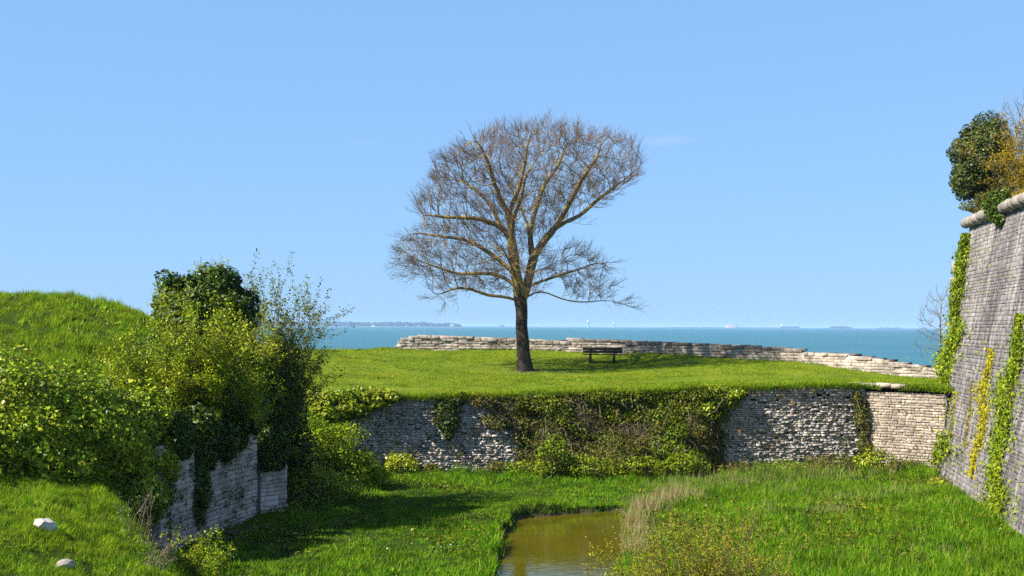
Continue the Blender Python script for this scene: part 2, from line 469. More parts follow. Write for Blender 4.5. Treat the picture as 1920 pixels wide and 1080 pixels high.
# hill and bank on the left
LW0 = G(315, 1035, ZF); LW1 = G(480, 972, ZF)
LU = (LW1 - LW0).normalized(); LNv = Vector((LU.y, -LU.x, 0))
hill_pts = [T3(P(*a)) for a in [(0, 553, 44), (80, 557, 44), (150, 566, 44), (225, 580, 43.5), (290, 597, 43), (0, 620, 39.5), (150, 632, 39), (270, 648, 39),
            (0, 692, 34.5), (200, 712, 34.5), (0, 905, 27.5), (0, 960, 25), (0, 1020, 23), (0, 1085, 21.2), (130, 950, 26), (130, 1000, 24.3), (140, 1075, 22.3),
            (230, 1010, 25.2), (260, 1080, 23.3), (300, 1062, 24.5)]]
hill_pts += [(-30, 44, 1.8), (-26, 34, .4), (-22, 26, -2.4), (-16, 20, -3.8), (-18, 53, -1.6), (-12, 53, -2.5), (-28, 58, -1.5), (-7, 16, -4.7), (-14, 14, -4.4),
             (-8.9, 30, -3.3), (-8.2, 33, -3.1), (-7.6, 36, -3.0), (-9, 41, -2.9), (-8.5, 46, -2.65), (-11, 48, -2.5), (-10, 37, -2.4)]
hill_f = tps(hill_pts)
def bnd(y):
    y = np.asarray(y, float)
    wx = LW0.x + (y - LW0.y) * LU.x / LU.y - .32
    c = np.where(y < 29.0, np.interp(y, [8, 20, 23.5, 25.5, 27, 28.2, 29], [-3.2, -4.6, -5.6, -6.6, -7.6, -8.5, wx_at(29.0)]), np.where(y < 36.6, wx, np.interp(y, [36.6, 38.5, 43, 47], [wx_at(36.6), -6.6, -5.6, -5.8])))
    w = np.interp(y, [8, 25, 28, 29.5, 36.6, 38.5, 43, 47], [2.4, 1.8, 1.2, .25, .25, 2.2, 4.0, 3.2])
    return c, w
def wx_at(y): return LW0.x + (y - LW0.y) * LU.x / LU.y - .32
def ground_z(x, y):
    x = np.asarray(x, float); y = np.asarray(y, float)
    p = np.stack([x, y], -1)
    fl = ZF + .05 * snoise(p, .5) + .03 * snoise(p, 1.7) + .18 * sst(3.0, .3, wall_y(x) - y) + .25 * sst(2.0, 0, BA.x + (47.5 - y) * -.16 - x)
    # low hummocky bank left of the water
    sd = can_sd(x, y)
    fl = fl + .12 * sst(2.2, .5, sd) * (x < 1.5)
    c, w = bnd(y)
    s = sst(-.5, .5, (c - x) / w)
    h = hill_f(x, y) + .10 * snoise(p, 1.1) + .07 * snoise(p, 3.1)
    z = fl * (1 - s) + h * s
    bed = -6.9
    k = sst(.12, -.45, sd)
    return z * (1 - k) + bed * k

def grid(name, xs, ys, zf, mat, keep=None):
    X, Y = np.meshgrid(xs, ys)
    Z = zf(X, Y)
    V = np.stack([X, Y, Z], -1).reshape(-1, 3)
    n, m = len(ys), len(xs)
    i = np.arange(n - 1)[:, None] * m + np.arange(m - 1)[None]
    Q = np.stack([i, i + 1, i + m + 1, i + m], -1).reshape(-1, 4)
    if keep is not None:
        c = V[Q].mean(1); Q = Q[keep(c[:, 0], c[:, 1])]
    o = obj(name, mesh_np(name, V, [Q], mat, True))
    o["kind"] = "structure"
    return o

# ------------------------------------------------------------------ sea, water, ground
def sea_mat():
    m, nt, ns, ls, bs = new_mat('sea')
    f = noise_tex(nt, .02, 8, stretch=(.25, 1, 1), rough=.7)
    c = ramp(nt, f, [(.35, al((.040, .160, .228))), (.65, al((.057, .200, .250)))])
    ls.new(c, bs.inputs["Base Color"]); bs.inputs["Roughness"].default_value = .55
    bs.inputs["Specular IOR Level"].default_value = .25
    bump(nt, bs, noise_tex(nt, .35, 6, stretch=(.4, 1, 1), rough=.7), 1, .6)
    return m
def water_mat():
    m, nt, ns, ls, bs = new_mat('moat_water')
    c = ramp(nt, noise_tex(nt, .6, 4), [(.3, al((.095, .085, .004))), (.7, al((.13, .115, .006)))])
    ls.new(c, bs.inputs["Base Color"]); bs.inputs["Roughness"].default_value = .02
    bs.inputs["IOR"].default_value = 1.6
    bs.inputs["Specular IOR Level"].default_value = .5
    bump(nt, bs, noise_tex(nt, 5, 3, stretch=(.5, 1, 1)), .45, .01)
    return m
rr = np.concatenate([np.geomspace(30, 2000, 24), [4000, 8000, 16000, 30000, 45000]])
th = np.linspace(0, 2 * math.pi, 97)[:-1]
V = [[0, 0, 0]] + [[r * math.cos(t), r * math.sin(t), 0] for r in rr for t in th]
nT = len(th)
Tn = [[0, 1 + i, 1 + (i + 1) % nT] for i in range(nT)]
Qn = [[1 + k * nT + i, 1 + k * nT + (i + 1) % nT, 1 + (k + 1) * nT + (i + 1) % nT, 1 + (k + 1) * nT + i][::-1] for k in range(len(rr) - 1) for i in range(nT)]
sea = obj("sea", mesh_np("sea", np.array(V), [np.array(Qn), np.array(Tn)], sea_mat()), loc=(0, 90, ZSEA - .6))
sea["kind"] = "structure"

wx0 = min(p[0] for p in CANP) - .6; wx1 = max(p[0] for p in CANP) + .6; wy1 = max(p[1] for p in CANP) + .6
mw = obj("moat_water", mesh_np("moat_water", [[wx0, 8, ZW], [wx1, 8, ZW], [wx1, wy1, ZW], [wx0, wy1, ZW]], [[[0, 1, 2, 3]]], water_mat()))
mw["kind"] = "structure"
gx = np.concatenate([np.arange(-32, -12, .5), np.arange(-12, 6, .14), np.arange(6, 17.5, .3)])
gy = np.concatenate([np.arange(6, 20, .5), np.arange(20, 52.01, .2), np.arange(52.4, 62, .5)])
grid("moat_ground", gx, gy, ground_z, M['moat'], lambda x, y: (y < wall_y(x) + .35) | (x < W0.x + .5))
grid("lawn", np.arange(-17, 27, .25), np.arange(44, 78, .25), lawn_z, M['lawn'], lambda x, y: (y > wall_y(x) - .10) & ((x > W0.x - 9)) & ((x < 15.6) | (y > 49.6)))

# ------------------------------------------------------------------ stone walls
def stone_variant(seed):
    r = np.random.default_rng(seed)
    k = np.array([[-1, -1], [1, -1], [1, 1], [-1, 1]]) * .5
    j = r.normal(size=(4, 2)) * .06
    b = np.concatenate([k + j, np.full((4, 1), -.6)], 1)
    m_ = np.concatenate([(k + j), np.full((4, 1), .30)], 1) + r.normal(size=(4, 3)) * [0, 0, .09]
    f = np.concatenate([(k + j) * [.91, .84], np.full((4, 1), .5)], 1) + r.normal(size=(4, 3)) * [.035, .045, .13]
    V = np.concatenate([b, m_, f])
    Q = [[8, 9, 10, 11]]
    for a in (0, 4):
        for i in range(4): Q.append([a + i, a + (i + 1) % 4, a + 4 + (i + 1) % 4, a + 4 + i])
    return V, np.array(Q)
SV = [stone_variant(100 + i) for i in range(10)]

def lay_stones(L, H, ch, bl, seed, mask=None, skip=0.0, gap=.014):
    """list of (s, t, w, h) blocks of a coursed wall"""
    r = random.Random(seed); out = []; t = 0.0
    while t < H - .03:
        h = r.uniform(*ch); h = min(h, H - t)
        s = -r.uniform(0, bl[1])
        while s < L:
            w = r.uniform(*bl)
            a, b = max(s, 0), min(s + w, L)
            if b - a > .05 and r.random() > skip and (mask is None or mask((a + b) / 2, t + h / 2)):
                out.append(((a + b) / 2, t + h / 2, b - a - gap, h - gap))
            s += w
        t += h
    return out

def build_stones(root, blocks, O, u, v, n, depth, out, mat, seed, most=300, name="stone", tilt=.02):
    """the stones that show largest become parts, the rest one joined part"""
    r = np.random.default_rng(seed)
    O, u, v, n = [np.array(a, float) for a in (O, u, v, n)]
    B = np.array(blocks)
    C = O + B[:, :1] * u + B[:, 1:2] * v
    px = to_px(C); D = C[:, 1]
    view = norm(-C); fs = np.abs(view @ n)
    area = B[:, 2] * B[:, 3] * fs / D ** 2
    inside = (px[:, 0] > 5) & (px[:, 0] < 1915) & (px[:, 1] < 1075) & (px[:, 1] > 0)
    order = np.argsort(-(area * inside))
    single = set(order[:most][inside[order[:most]]].tolist())
    meshes = {}
    loc = np.array(root.location)
    jv, jq, cnt = [], [], 0
    for i, (s, t, w, h) in enumerate(B):
        k = int(r.integers(len(SV)))
        o_ = out * float(np.clip(r.normal(), -1.5, 2.2))
        a = r.normal() * tilt
        uu = u * math.cos(a) + v * math.sin(a); vv = v * math.cos(a) - u * math.sin(a)
        c = C[i] + n * (o_ + depth * .0)
        if i in single:
            if k not in meshes:
                meshes[k] = mesh_np(name, SV[k][0], [SV[k][1]], mat)
            ob = obj(name, meshes[k], root)
            m4 = np.eye(4); m4[:3, 0] = uu * w; m4[:3, 1] = vv * h; m4[:3, 2] = n * depth; m4[:3, 3] = c - loc
            # keep rotation and scale apart
            Mx = Matrix(m4.tolist())
            ob.matrix_local = Mx
        else:
            Vv = SV[k][0] * [w, h, depth]
            jv.append(c + Vv[:, :1] * uu + Vv[:, 1:2] * vv + Vv[:, 2:3] * n)
            jq.append(SV[k][1] + cnt); cnt += 12
    if jv:
        o = part(name + "work", np.concatenate(jv), [np.concatenate(jq)], mat, root)
        o["kind"] = "stuff"
    return root

def wall_core(root, O, u, v, n, L, H, thick, mat, recess=.045, name="core", t0=-.6):
    O, u, v, n = [np.array(a, float) for a in (O, u, v, n)]
    ns_, nt_ = max(2, int(L / .5)), max(2, int(H / .5))
    mb = MB()
    pts = lambda s, t, d: O + u * s + v * t - n * (recess + d)
    c = [pts(s, t, d) for d in (0, thick) for t in (t0, H) for s in (0, L)]
    mb.add(c, [[0, 1, 3, 2], [4, 6, 7, 5], [0, 4, 5, 1], [2, 3, 7, 6], [0, 2, 6, 4], [1, 5, 7, 3]])
    return part(name, *mb.get(), mat, root)

UP = Vector((0, 0, 1))
# scarp wall across the moat (two standing stretches, the middle has slumped)
sl0, sl1 = (P(1005, 800, 47.6).x - W0.x) / WU.x, (P(1318, 800, 49.1).x - W0.x) / WU.x
def scarp_mask(s, t):
    e0 = sl0 + .35 * math.sin(t * 3.1) + .2 * math.sin(t * 9); e1 = sl1 - .25 + .75 * t / 3.1 * .9 - .3 * math.sin(t * 4.3) * .5
    if e0 < s < e1: return False
    x = W0.x + WU.x * s
    return ZF + .1 + t < float(lawn_z(np.array([x]), np.array([W0.y + WU.y * s + .1]))[0]) - .04
scarp = thing("scarp_wall", "long low rubble stone wall across the moat below the lawn, half overgrown", "wall", (W0.x, W0.y, ZF))
O = Vector((W0.x, W0.y, ZF + .1))
scarp_blocks = lay_stones(WL, 3.3, (.058, .105), (.08, .22), 11, scarp_mask, skip=.045, gap=.010)
build_stones(scarp, scarp_blocks, O, WU, UP, WN, .12, .024, M['stone_rubble'], 21, tilt=.07)
wall_core(scarp, O, WU, UP, WN, WL, 2.66, .8, M['mortar'], recess=.07)

ret = thing("return_wall", "sunlit cream ashlar wall section between the rubble wall and the bastion", "wall", (W1.x, W1.y, ZF))
O = Vector((W1.x, W1.y, ZF + .1))
build_stones(ret, lay_stones(RL, 3.0, (.07, .125), (.10, .28), 12), O, RU, UP, RN, .07, .007, M['stone_cream'], 22)
wall_core(ret, O, RU, UP, RN, RL, 2.97, .9, M['mortar_pale'], recess=-.006)
mb = MB()
for k in range(4):                                   # coping slabs at the corner
    w = .52
    c = O + UP * 3.06 + WU * (-.55 + 0) + Vector((0, 0, 0))
    c = Vector((W1.x, W1.y, 0)) + RU * (-.35 + k * .56) + RN * -.12
    b = MB(); ax = [RU, -RN, UP]
    b.box((c.x, c.y, -2.12 + .02 * random.random()), (w, .52, .16), ax, .012)
    part("coping_stone", *b.get(), M['stone_cream'], ret)

# bastion
bast = thing("bastion", "tall sloping grey stone bastion face with ivy streaks along the right side", "bastion", (BA.x, BA.y, BA.z))
BLEN = 26.0
ublk = lay_stones(BLEN, BH, (.085, .185), (.13, .50), 13, gap=.014)
bvn = BV.normalized()
build_stones(bast, ublk, BA, BU, bvn, BNv, .034, .003, M['stone_bastion'], 23, tilt=.006)
B2 = BA + BU * BLEN
FARU = Vector((.86, .51, 0))
fa, fb = BA + BNv * .007, BT + BNv * .007
core = []
for a in (fa, fb): core += [a, a + BU * BLEN, a + BU * BLEN + FARU * 0 + Vector((14, 0, 0)), a + FARU * 14]
core = [np.array(c) for c in core]
for c in core[:4]: c[2] = BA.z - .8
part("core", core, [[[0, 1, 5, 4], [1, 2, 6, 5], [2, 3, 7, 6], [3, 0, 4, 7], [4, 5, 6, 7]]], M['mortar_pale'], bast)
# rounded cordon stones
def cordon_mesh(seed):
    r = np.random.default_rng(seed); n = 12; V = []
    for sx, sc in ((-.5, .93), (-.44, 1), (.44, 1), (.5, .93)):
        for i in range(n):
            a = 2 * math.pi * i / n
            k = sc * (1 + r.normal() * .035)
            V.append([sx, math.cos(a) * .22 * k, math.sin(a) * .205 * k])
    Q = [[k * n + i, k * n + (i + 1) % n, (k + 1) * n + (i + 1) % n, (k + 1) * n + i] for k in range(3) for i in range(n)]
    return np.array(V), [np.array(Q), np.array([[0] + [i + 1, i] for i in range(1, n - 1)] + [[3 * n, 3 * n + i, 3 * n + i + 1] for i in range(1, n - 1)])]
cms = [mesh_np("cordon_stone", *cordon_mesh(300 + i), M['stone_cordon'], True) for i in range(5)]
s = -.25
k = 0
while s < 17:
    w = random.uniform(.42, .66)
    if not (5.3 < s < 5.9):
        c = BT + BU * (s + w / 2) + BNv * .08 + UP * .18 + UP * random.uniform(-.012, .012)
        ob = obj("cordon_stone", cms[k % 5], bast)
        y = UP.cross(BU)
        m4 = Matrix(((BU.x * (w - .02), y.x, 0, c.x - BA.x), (BU.y * (w - .02), y.y, 0, c.y - BA.y), (0, 0, 1, c.z - BA.z), (0, 0, 0, 1)))
        ob.matrix_local = m4
    s += w; k += 1
# broken masonry sticking out beyond the corner
for i, (px, py, w, h) in enumerate([(1793, 500, .5, .42), (1789, 524, .38, .3), (1795, 540, .34, .36), (1790, 556, .28, .3), (1803, 470, .26, .3)]):
    c = P(px + 6, py, 48.6); b = MB()
    b.box(c, (w, .5, h), None, .05)
    part("broken_stone", *b.get(), M['stone_cream'], bast)
# earth on the bastion top
def top_z(x, y):
    s = (BT.y - y); xe = BT.x + BU.x / BU.y * -s
    d = x - xe
    return BT.z + .36 + .75 * sst(0, 2.2, d) + .1 * snoise(np.stack([x, y], -1), 1.5)
grid("bastion_earth", np.arange(13.6, 27, .35), np.arange(23, 51, .35), top_z, M['lawn'], lambda x, y: (x - (BT.x + .16 * (y - BT.y)) > .12) & ((y - BT.y) < (x - BT.x) * .55 + .15))

# left retaining wall in the shade
lw = thing("retaining_wall", "shaded pale stone retaining wall under the ivy on the left bank", "wall", (LW0.x, LW0.y, ZF))
LO = LW0 - LU * .5; LO.z = ZF - .15
LLEN = (LW1 - LO).length
build_stones(lw, lay_stones(LLEN, 2.75, (.09, .15), (.16, .36), 14, skip=.03), LO, LU, UP, LNv, .07, .008, M['stone_dark'], 24)
wall_core(lw, LO, LU, UP, LNv, LLEN, 2.7, .6, M['mortar_pale'], recess=-.004)
q0 = G(484, 972, ZF); q1 = G(537, 962, ZF)
q0 = Vector((q0.x, q0.y + .25, 0)); q1 = Vector((q1.x, q1.y, 0))
QU = (q1 - q0).normalized(); QN = Vector((QU.y, -QU.x, 0))
pw = thing("wall_stub", "short shaded stone pier standing just behind the end of the retaining wall", "wall", (q0.x, q0.y, ZF))
QO = Vector((q0.x, q0.y, ZF - .1))
QL = (q1 - q0).length
build_stones(pw, lay_stones(QL, 1.62, (.09, .15), (.16, .34), 15), QO, QU, UP, QN, .07, .008, M['stone_dark'], 25)
wall_core(pw, QO, QU, UP, QN, QL, 1.58, .9, M['mortar_pale'], recess=-.004)

# sea parapet: stones one by one
par = thing("sea_parapet", "long low weathered stone parapet between the lawn and the sea", "wall", (PAR[0].x, PAR[0].y, -1.4))
Mst = {}
def par_top(px):                                     # top row in the photograph, along the wall
    return np.interp(px, [735, 752, 790, 960, 1066, 1068, 1240, 1400, 1497, 1505, 1590, 1640, 1700, 1780], [655, 634, 628, 634, 640, 634, 641, 648, 654, 660, 664, 671, 683, 695])
ln = 0.0
seg = []
for i in range(len(PAR) - 1):
    a, b = PAR[i], PAR[i + 1]; d = (b - a); d.z = 0
    seg.append((a, d.normalized(), d.length))
def par_at(s):
    for i, (a, u, l) in enumerate(seg):
        if s <= l or i == len(seg) - 1:
            return a + u * s, u
        s -= l
PLEN = sum(l for _, _, l in seg)
rr_ = random.Random(5)
coreq = MB()
ss = np.arange(0, PLEN + .01, .5)
prof = []
for s in ss:
    p, u = par_at(float(s)); n = Vector((u.y, -u.x, 0))
    px = 960 + F * p.x / p.y
    py = float(par_top(px)); ztop = P(px, py, p.y).z
    zb = float(lawn_z(p.x, p.y)) - .25
    prof.append((p, u, n, zb, ztop))
Vc = []
for p, u, n, zb, zt in prof:
    for d, z in ((.0, zb), (.0, zt - .05), (.62, zt - .05), (.62, zb - 1)):
        q = p - n * d; Vc.append([q.x, q.y, z])
Qc = [[4 * i + k, 4 * i + 4 + k, 4 * i + 4 + (k + 1) % 4, 4 * i + (k + 1) % 4] for i in range(len(prof) - 1) for k in range(4)]
Qc += [[0, 1, 2, 3]]
part("core", Vc, [np.array(Qc)], M['mortar_pale'], par)
nst = 0
base_z = -3.2
course = [(.0, .0)]
pm = {}
for ci in range(34):
    t0, t1 = base_z + ci * .14, base_z + (ci + 1) * .14
    s = -rr_.uniform(0, .4)
    while s < PLEN:
        w = rr_.uniform(.22, .58); mid = min(max(s + w / 2, .01), PLEN - .01)
        p, u = par_at(mid); n = Vector((u.y, -u.x, 0))
        px = 960 + F * p.x / p.y
        zt = P(px, float(par_top(px)), p.y).z; zb = float(lawn_z(p.x, p.y)) - .08
        tm = (t0 + t1) / 2
        a_, b_ = max(s, 0), min(s + w, PLEN)
        if zb < tm < zt - .03 and b_ - a_ > .1:
            top = tm + .14 > zt - .03
            hh = .14 - .012 + (min(max(zt - t1, 0), .16) if top else 0)
            zc = t0 + hh / 2
            k = rr_.randrange(10); key = (k, top and px > 1066 and px < 1500)
            if key not in pm:
                pm[key] = mesh_np("stone", SV[k][0], [SV[k][1]], M['stone_coping'] if key[1] else M['stone_parapet'])
            ob = obj("stone", pm[key], par)
            c = p + n * (rr_.gauss(0, .012) + (.03 if top else 0)) - u * (mid - (a_ + b_) / 2)
            m4 = Matrix(((u.x * (b_ - a_ - .012), 0, n.x * .08, c.x), (u.y * (b_ - a_ - .012), 0, n.y * .08, c.y), (0, hh, 0, zc), (0, 0, 0, 1)))
            ob.matrix_local = Matrix.Translation(-Vector(par.location)) @ m4
            nst += 1
            if top:                                   # the coping runs through to the seaward side
                pass
        s += w
# top slabs with thickness
i = 0
s = 1.3
while s < PLEN - .3:
    w = rr_.uniform(.5, 1.0)
    p, u = par_at(s + w / 2); n = Vector((u.y, -u.x, 0)); px = 960 + F * p.x / p.y
    zt = P(px, float(par_top(px)), p.y).z
    b = MB(); q = p - n * .32
    b.box((q.x, q.y, zt - .045 + rr_.uniform(-.015, .012)), (w - .02, .60, .10), [u, -n, UP], .012)
    part("top_slab", *b.get(), M['stone_coping'] if rr_.random() < .6 else M['stone_parapet'], par)
    s += w

# slumped stretch of the scarp: an earth slope
def slump_pt(s, t):
    """s metres along the wall, t 0 top .. 1 toe"""
    e = np.minimum(sst(sl0 - .9, sl0 + .9, s), sst(sl1 + .7, sl1 - .9, s))
    x = W0.x + WU.x * s; y = W0.y + WU.y * s
    zt = lawn_z(x, wall_y(x) + .05) - .02
    zb = ZF - .15
    out = (.06 + (1.25 * t ** 1.15 + .12 * np.sin(s * 2.3) * t + .25 * np.sin(t * 7 + s * 1.3) * .4) * e) - .1 * (1 - e)
    z = zt + (zb - zt) * t
    return np.stack([x + WN.x * out, y + WN.y * out, z + 0 * x], -1)
S_, T_ = np.meshgrid(np.arange(sl0 - 1.0, sl1 + .9, .15), np.linspace(0, 1, 26))
Vs = slump_pt(S_, T_); Vs = Vs + .05 * snoise(Vs, 3)[..., None] * np.array(WN)
n_, m_ = S_.shape
ii = np.arange(n_ - 1)[:, None] * m_ + np.arange(m_ - 1)[None]
slump = obj("earth_slope", mesh_np("earth_slope", Vs.reshape(-1, 3), [np.stack([ii, ii + 1, ii + m_ + 1, ii + m_], -1).reshape(-1, 4)], M['earth'], True))
slump["kind"] = "structure"

#PLANTS
# ------------------------------------------------------------------ leaves and grass
def leaves(C, Nn, size, aspect=.75, spread=.8, droop=.0, r=rng):
    n = len(C)
    nn = norm(np.asarray(Nn) + r.normal(size=(n, 3)) * spread)
    tv = r.normal(size=(n, 3)); tv[:, 2] -= droop
    tt = norm(tv - nn * (tv * nn).sum(1, keepdims=True)); bb = np.cross(nn, tt)
    L = (size * (.4 + 1.25 * r.random(n) ** 1.4))[:, None] if np.ndim(size) == 0 else size[:, None]
    w = L * aspect * .5
    a = C - tt * L * .5; d = C + tt * L * .5
    m1 = C + bb * w - tt * L * .08 + nn * L * .10; m2 = C - bb * w - tt * L * .08 + nn * L * .10
    V = np.stack([a, m1, d, m2], 1).reshape(-1, 3)
    return V, np.arange(4 * n).reshape(-1, 4)

def join(lst):
    V, Q, k = [], [], 0
    for v, q in lst:
        V.append(v); Q.append(q + k); k += len(v)
    return np.concatenate(V), [np.concatenate(Q)]

def tufts(P0, k, rad, zf):
    """gather scattered roots into tufts of k blades"""
    c = P0[:: k]
    q = np.repeat(c, k, axis=0)[:len(P0)]
    o = rng.normal(size=(len(q), 2)) * rad
    q = q.copy(); q[:, :2] += o; q[:, 2] = zf(q[:, 0], q[:, 1]) - .01
    hf = np.repeat(rng.uniform(.3, 1.75, len(c)), k)[:len(P0)]
    return q, o, hf

def blades(P0, h, w, lean=.35, r=rng, wind=(.12, .05)):
    n = len(P0); h = h * r.uniform(.5, 1.25, n)
    a = r.uniform(0, 6.283, n); side = np.stack([np.cos(a), np.sin(a), 0 * a], 1)
    ld = r.normal(size=(n, 3)) * lean; ld[:, 0] += wind[0]; ld[:, 1] += wind[1]; ld[:, 2] = 1
    tip = P0 + norm(ld) * h[:, None]
    ww = (w * r.uniform(.6, 1.3, n))[:, None]
    V = np.stack([P0 - side * ww * .5, P0 + side * ww * .5, tip], 1).reshape(-1, 3)
    return V, np.arange(3 * n).reshape(-1, 3)

def scatter(n, x0, x1, y0, y1, zf, mask, sink=.01):
    x = rng.uniform(x0, x1, n); y = rng.uniform(y0, y1, n)
    k = mask(x, y); x, y = x[k], y[k]
    return np.stack([x, y, zf(x, y) - sink], 1)

def in_view(x, y, m=60):
    px = 960 + F * x / y
    return (px > -m) & (px < 1920 + m)

def grass_obj(name, chunks, mat, label):
    V, Fq = join(chunks)
    o = obj(name, mesh_np(name, V, Fq, mat))
    return tag(o, label, "grass", None, "stuff")

# lawn
Pg = scatter(330000, -13, 20, 45, 69, lawn_z, lambda x, y: in_view(x, y) & (y > wall_y(x) + .02) & (y < par_y(x) + np.where(x < PARX[0], 1.2, .02)) & ((x < 15.4) | (y > 49.8)))
Pg, of, hf = tufts(Pg, 8, 0.05, lawn_z)
cl = snoise(Pg[:, :2], 1.6)
d_edge = Pg[:, 1] - wall_y(Pg[:, 0])
hh = .05 + .03 * np.clip(cl, -1, 1) + .12 * sst(1.2, 0, d_edge)
hh = hh + .08 * (np.abs(Pg[:, 1] - par_y(Pg[:, 0])) < .25)
grass_obj("lawn_grass", [blades(Pg, hh * hf, .022, .5)], M['grass_lawn'], "short sunny grass covering the lawn around the bare tree")
# overhanging edge of the lawn
xe = rng.uniform(-8.5, 15.6, 26000); pe = np.stack([xe, wall_y(xe) + rng.uniform(-.26, .2, len(xe)), lawn_z(xe, wall_y(xe) + .1) + rng.uniform(-.14, .03, len(xe))], 1)
pe = pe[snoise(pe[:, :1] @ np.ones((1, 2)), 1.5) > -.9]
grass_obj("edge_grass", [blades(pe, .2, .02, .8, wind=(.1, -.35))], M['grass_lawn'], "ragged grass fringe hanging over the top of the rubble wall")
# worn ground by the trunk and along the lawn
q0 = P(1000, 697, 61.3)
A = np.concatenate([np.stack([q0.x + rng.normal(size=900) * .9, q0.y - .3 + rng.normal(size=900) * .7], 1), np.stack([rng.uniform(-9, 14, 5000), rng.uniform(50, 64, 5000)], 1)])
A = A[(np.arange(len(A)) < 900) | (snoise(A, .55) > .55)]
A = np.concatenate([A, lawn_z(A[:, 0], A[:, 1])[:, None]], 1)
grass_obj("worn_grass", [blades(A, .05, .03, .9)], M['grass_dry'], "straw-coloured worn patches in the lawn near the trunk")
# moat floor
def moat_mask(x, y):
    c, w = bnd(y)
    return in_view(x, y) & (y < wall_y(x) - .05) & (can_sd(x, y) > .02 + .06 * rng.random(len(x))) & (x > c - w * .5) & (x < BA.x - .16 * (47.5 - y) - .05)
Pg = scatter(420000, -8.6, 16, 27, 50, ground_z, moat_mask)
Pg, of, hf = tufts(Pg, 20, 0.085, ground_z)
sd = can_sd(Pg[:, 0], Pg[:, 1]); cl = snoise(Pg[:, :2], .9)
tall = (Pg[:, 0] > 4.0) * .06
hh = .12 + tall + .07 * np.clip(cl, -1, 1) + .10 * sst(.7, 0, sd) + .14 * sst(1.2, 0, wall_y(Pg[:, 0]) - Pg[:, 1])
grass_obj("moat_grass", [blades(Pg, hh * hf, .026, .5)], M['grass_moat'], "lush green grass on the moat floor either side of the water")
# broad-leaved weeds scattered through the grass
def rosettes(n, x0, x1, y0, y1, mask, nl, r0, size, zf=ground_z, thr=.15):
    A = scatter(n, x0, x1, y0, y1, zf, mask); A = A[snoise(A[:, :2], .7) > thr]
    o = rng.normal(size=(len(A), nl, 3)) * [r0, r0, r0 * .45]; o[..., 2] = np.abs(o[..., 2]) + .07
    q = (A[:, None] + o).reshape(-1, 3)
    return leaves_raw(q, np.concatenate([o[..., :2].reshape(-1, 2) * 3, np.full((len(q), 1), .9)], 1), size)
def leaves_raw(q, nn, size): return leaves(q, nn, size, .5, .45)
weed_chunks = [rosettes(1700, 3, 15.5, 29, 47, moat_mask, 12, .09, .10), rosettes(900, -6, 2, 30, 46, moat_mask, 10, .08, .085)]

# left hill
def hill_mask(x, y):
    c, w = bnd(y); return in_view(x, y, 120) & (x < c + w * .1)
Pg = scatter(230000, -22, -5, 32, 47, ground_z, hill_mask)
Pg, of, hf = tufts(Pg, 30, 0.085, ground_z)
cl = snoise(Pg[:, :2], 1.3); cl2 = snoise(Pg[:, :2], 3.5)
grass_obj("hill_grass", [blades(Pg, (.16 + .07 * np.clip(cl, -1, 1) + .05 * np.clip(cl2, -1, 1)) * hf, .022, .55)], M['grass_bank'], "tufted green grass on the rounded mound at far left")
Pg = scatter(330000, -12, -3.2, 18.5, 31, ground_z, lambda x, y: in_view(x, y, 150) & (x < bnd(y)[0] + bnd(y)[1] * .6))
Pg, of, hf = tufts(Pg, 34, 0.055, ground_z)
cl = snoise(Pg[:, :2], 2.3)
grass_obj("bank_grass", [blades(Pg, (.11 + .05 * np.clip(cl, -1, 1)) * hf, .013, .6)], M['grass_bank'], "thick bright grass on the near bank around the two rocks")
# bastion top grass
Pg = scatter(60000, 15, 24, 34, 50.5, top_z, lambda x, y: (x - (BT.x + .16 * (y - BT.y)) > .15) & ((y - BT.y) < (x - BT.x) * .55 + .1))
grass_obj("bastion_grass", [blades(Pg, .28, .03, .5)], M['leaf_gold'], "dry golden grass along the top edge of the bastion")

# dry reeds beside the water and along the moat
def dry(n, pts, hgt, spread, w=.014):
    out = []
    for (px, py, r0) in pts:
        c = G(px, py, ZF)
        out.append(np.stack([c.x + rng.normal(size=n) * r0 * spread, c.y + rng.normal(size=n) * r0, np.zeros(n)], 1))
    A = np.concatenate(out); A = A[can_sd(A[:, 0], A[:, 1]) > -.15]
    A[:, 2] = ground_z(A[:, 0], A[:, 1]) - .02
    return blades(A, hgt, w, .22)
grass_obj("dry_reeds", [dry(460, [(1185, 985, .25), (1183, 1010, .3), (1180, 1035, .3), (1210, 960, .35), (1245, 945, .4), (1275, 935, .45)], .55, .8),
                        dry(200, [(1310, 918, .6), (1350, 912, .6), (1400, 906, .7), (1450, 903, .7), (1510, 902, .7), (1570, 900, .7), (1630, 898, .7)], .48, 1.8),
                        dry(70, [(1300 + 60 * i + 23 * (i % 3), 925 + 37 * ((i * 7) % 5), .8) for i in range(10)], .36, 1.6), dry(130, [(1590, 940, .4), (1480, 930, .4), (1690, 930, .5), (1560, 970, .3)], .42, 1.2)], M['grass_dry'], "pale dry reeds and grass stalks right of the moat water")

V, Q = join(weed_chunks)
tag(obj("ground_weeds", mesh_np("ground_weeds", V, Q, M['ivy_mid'])), "broad-leaved weeds scattered through the moat grass", "weeds", None, "stuff")

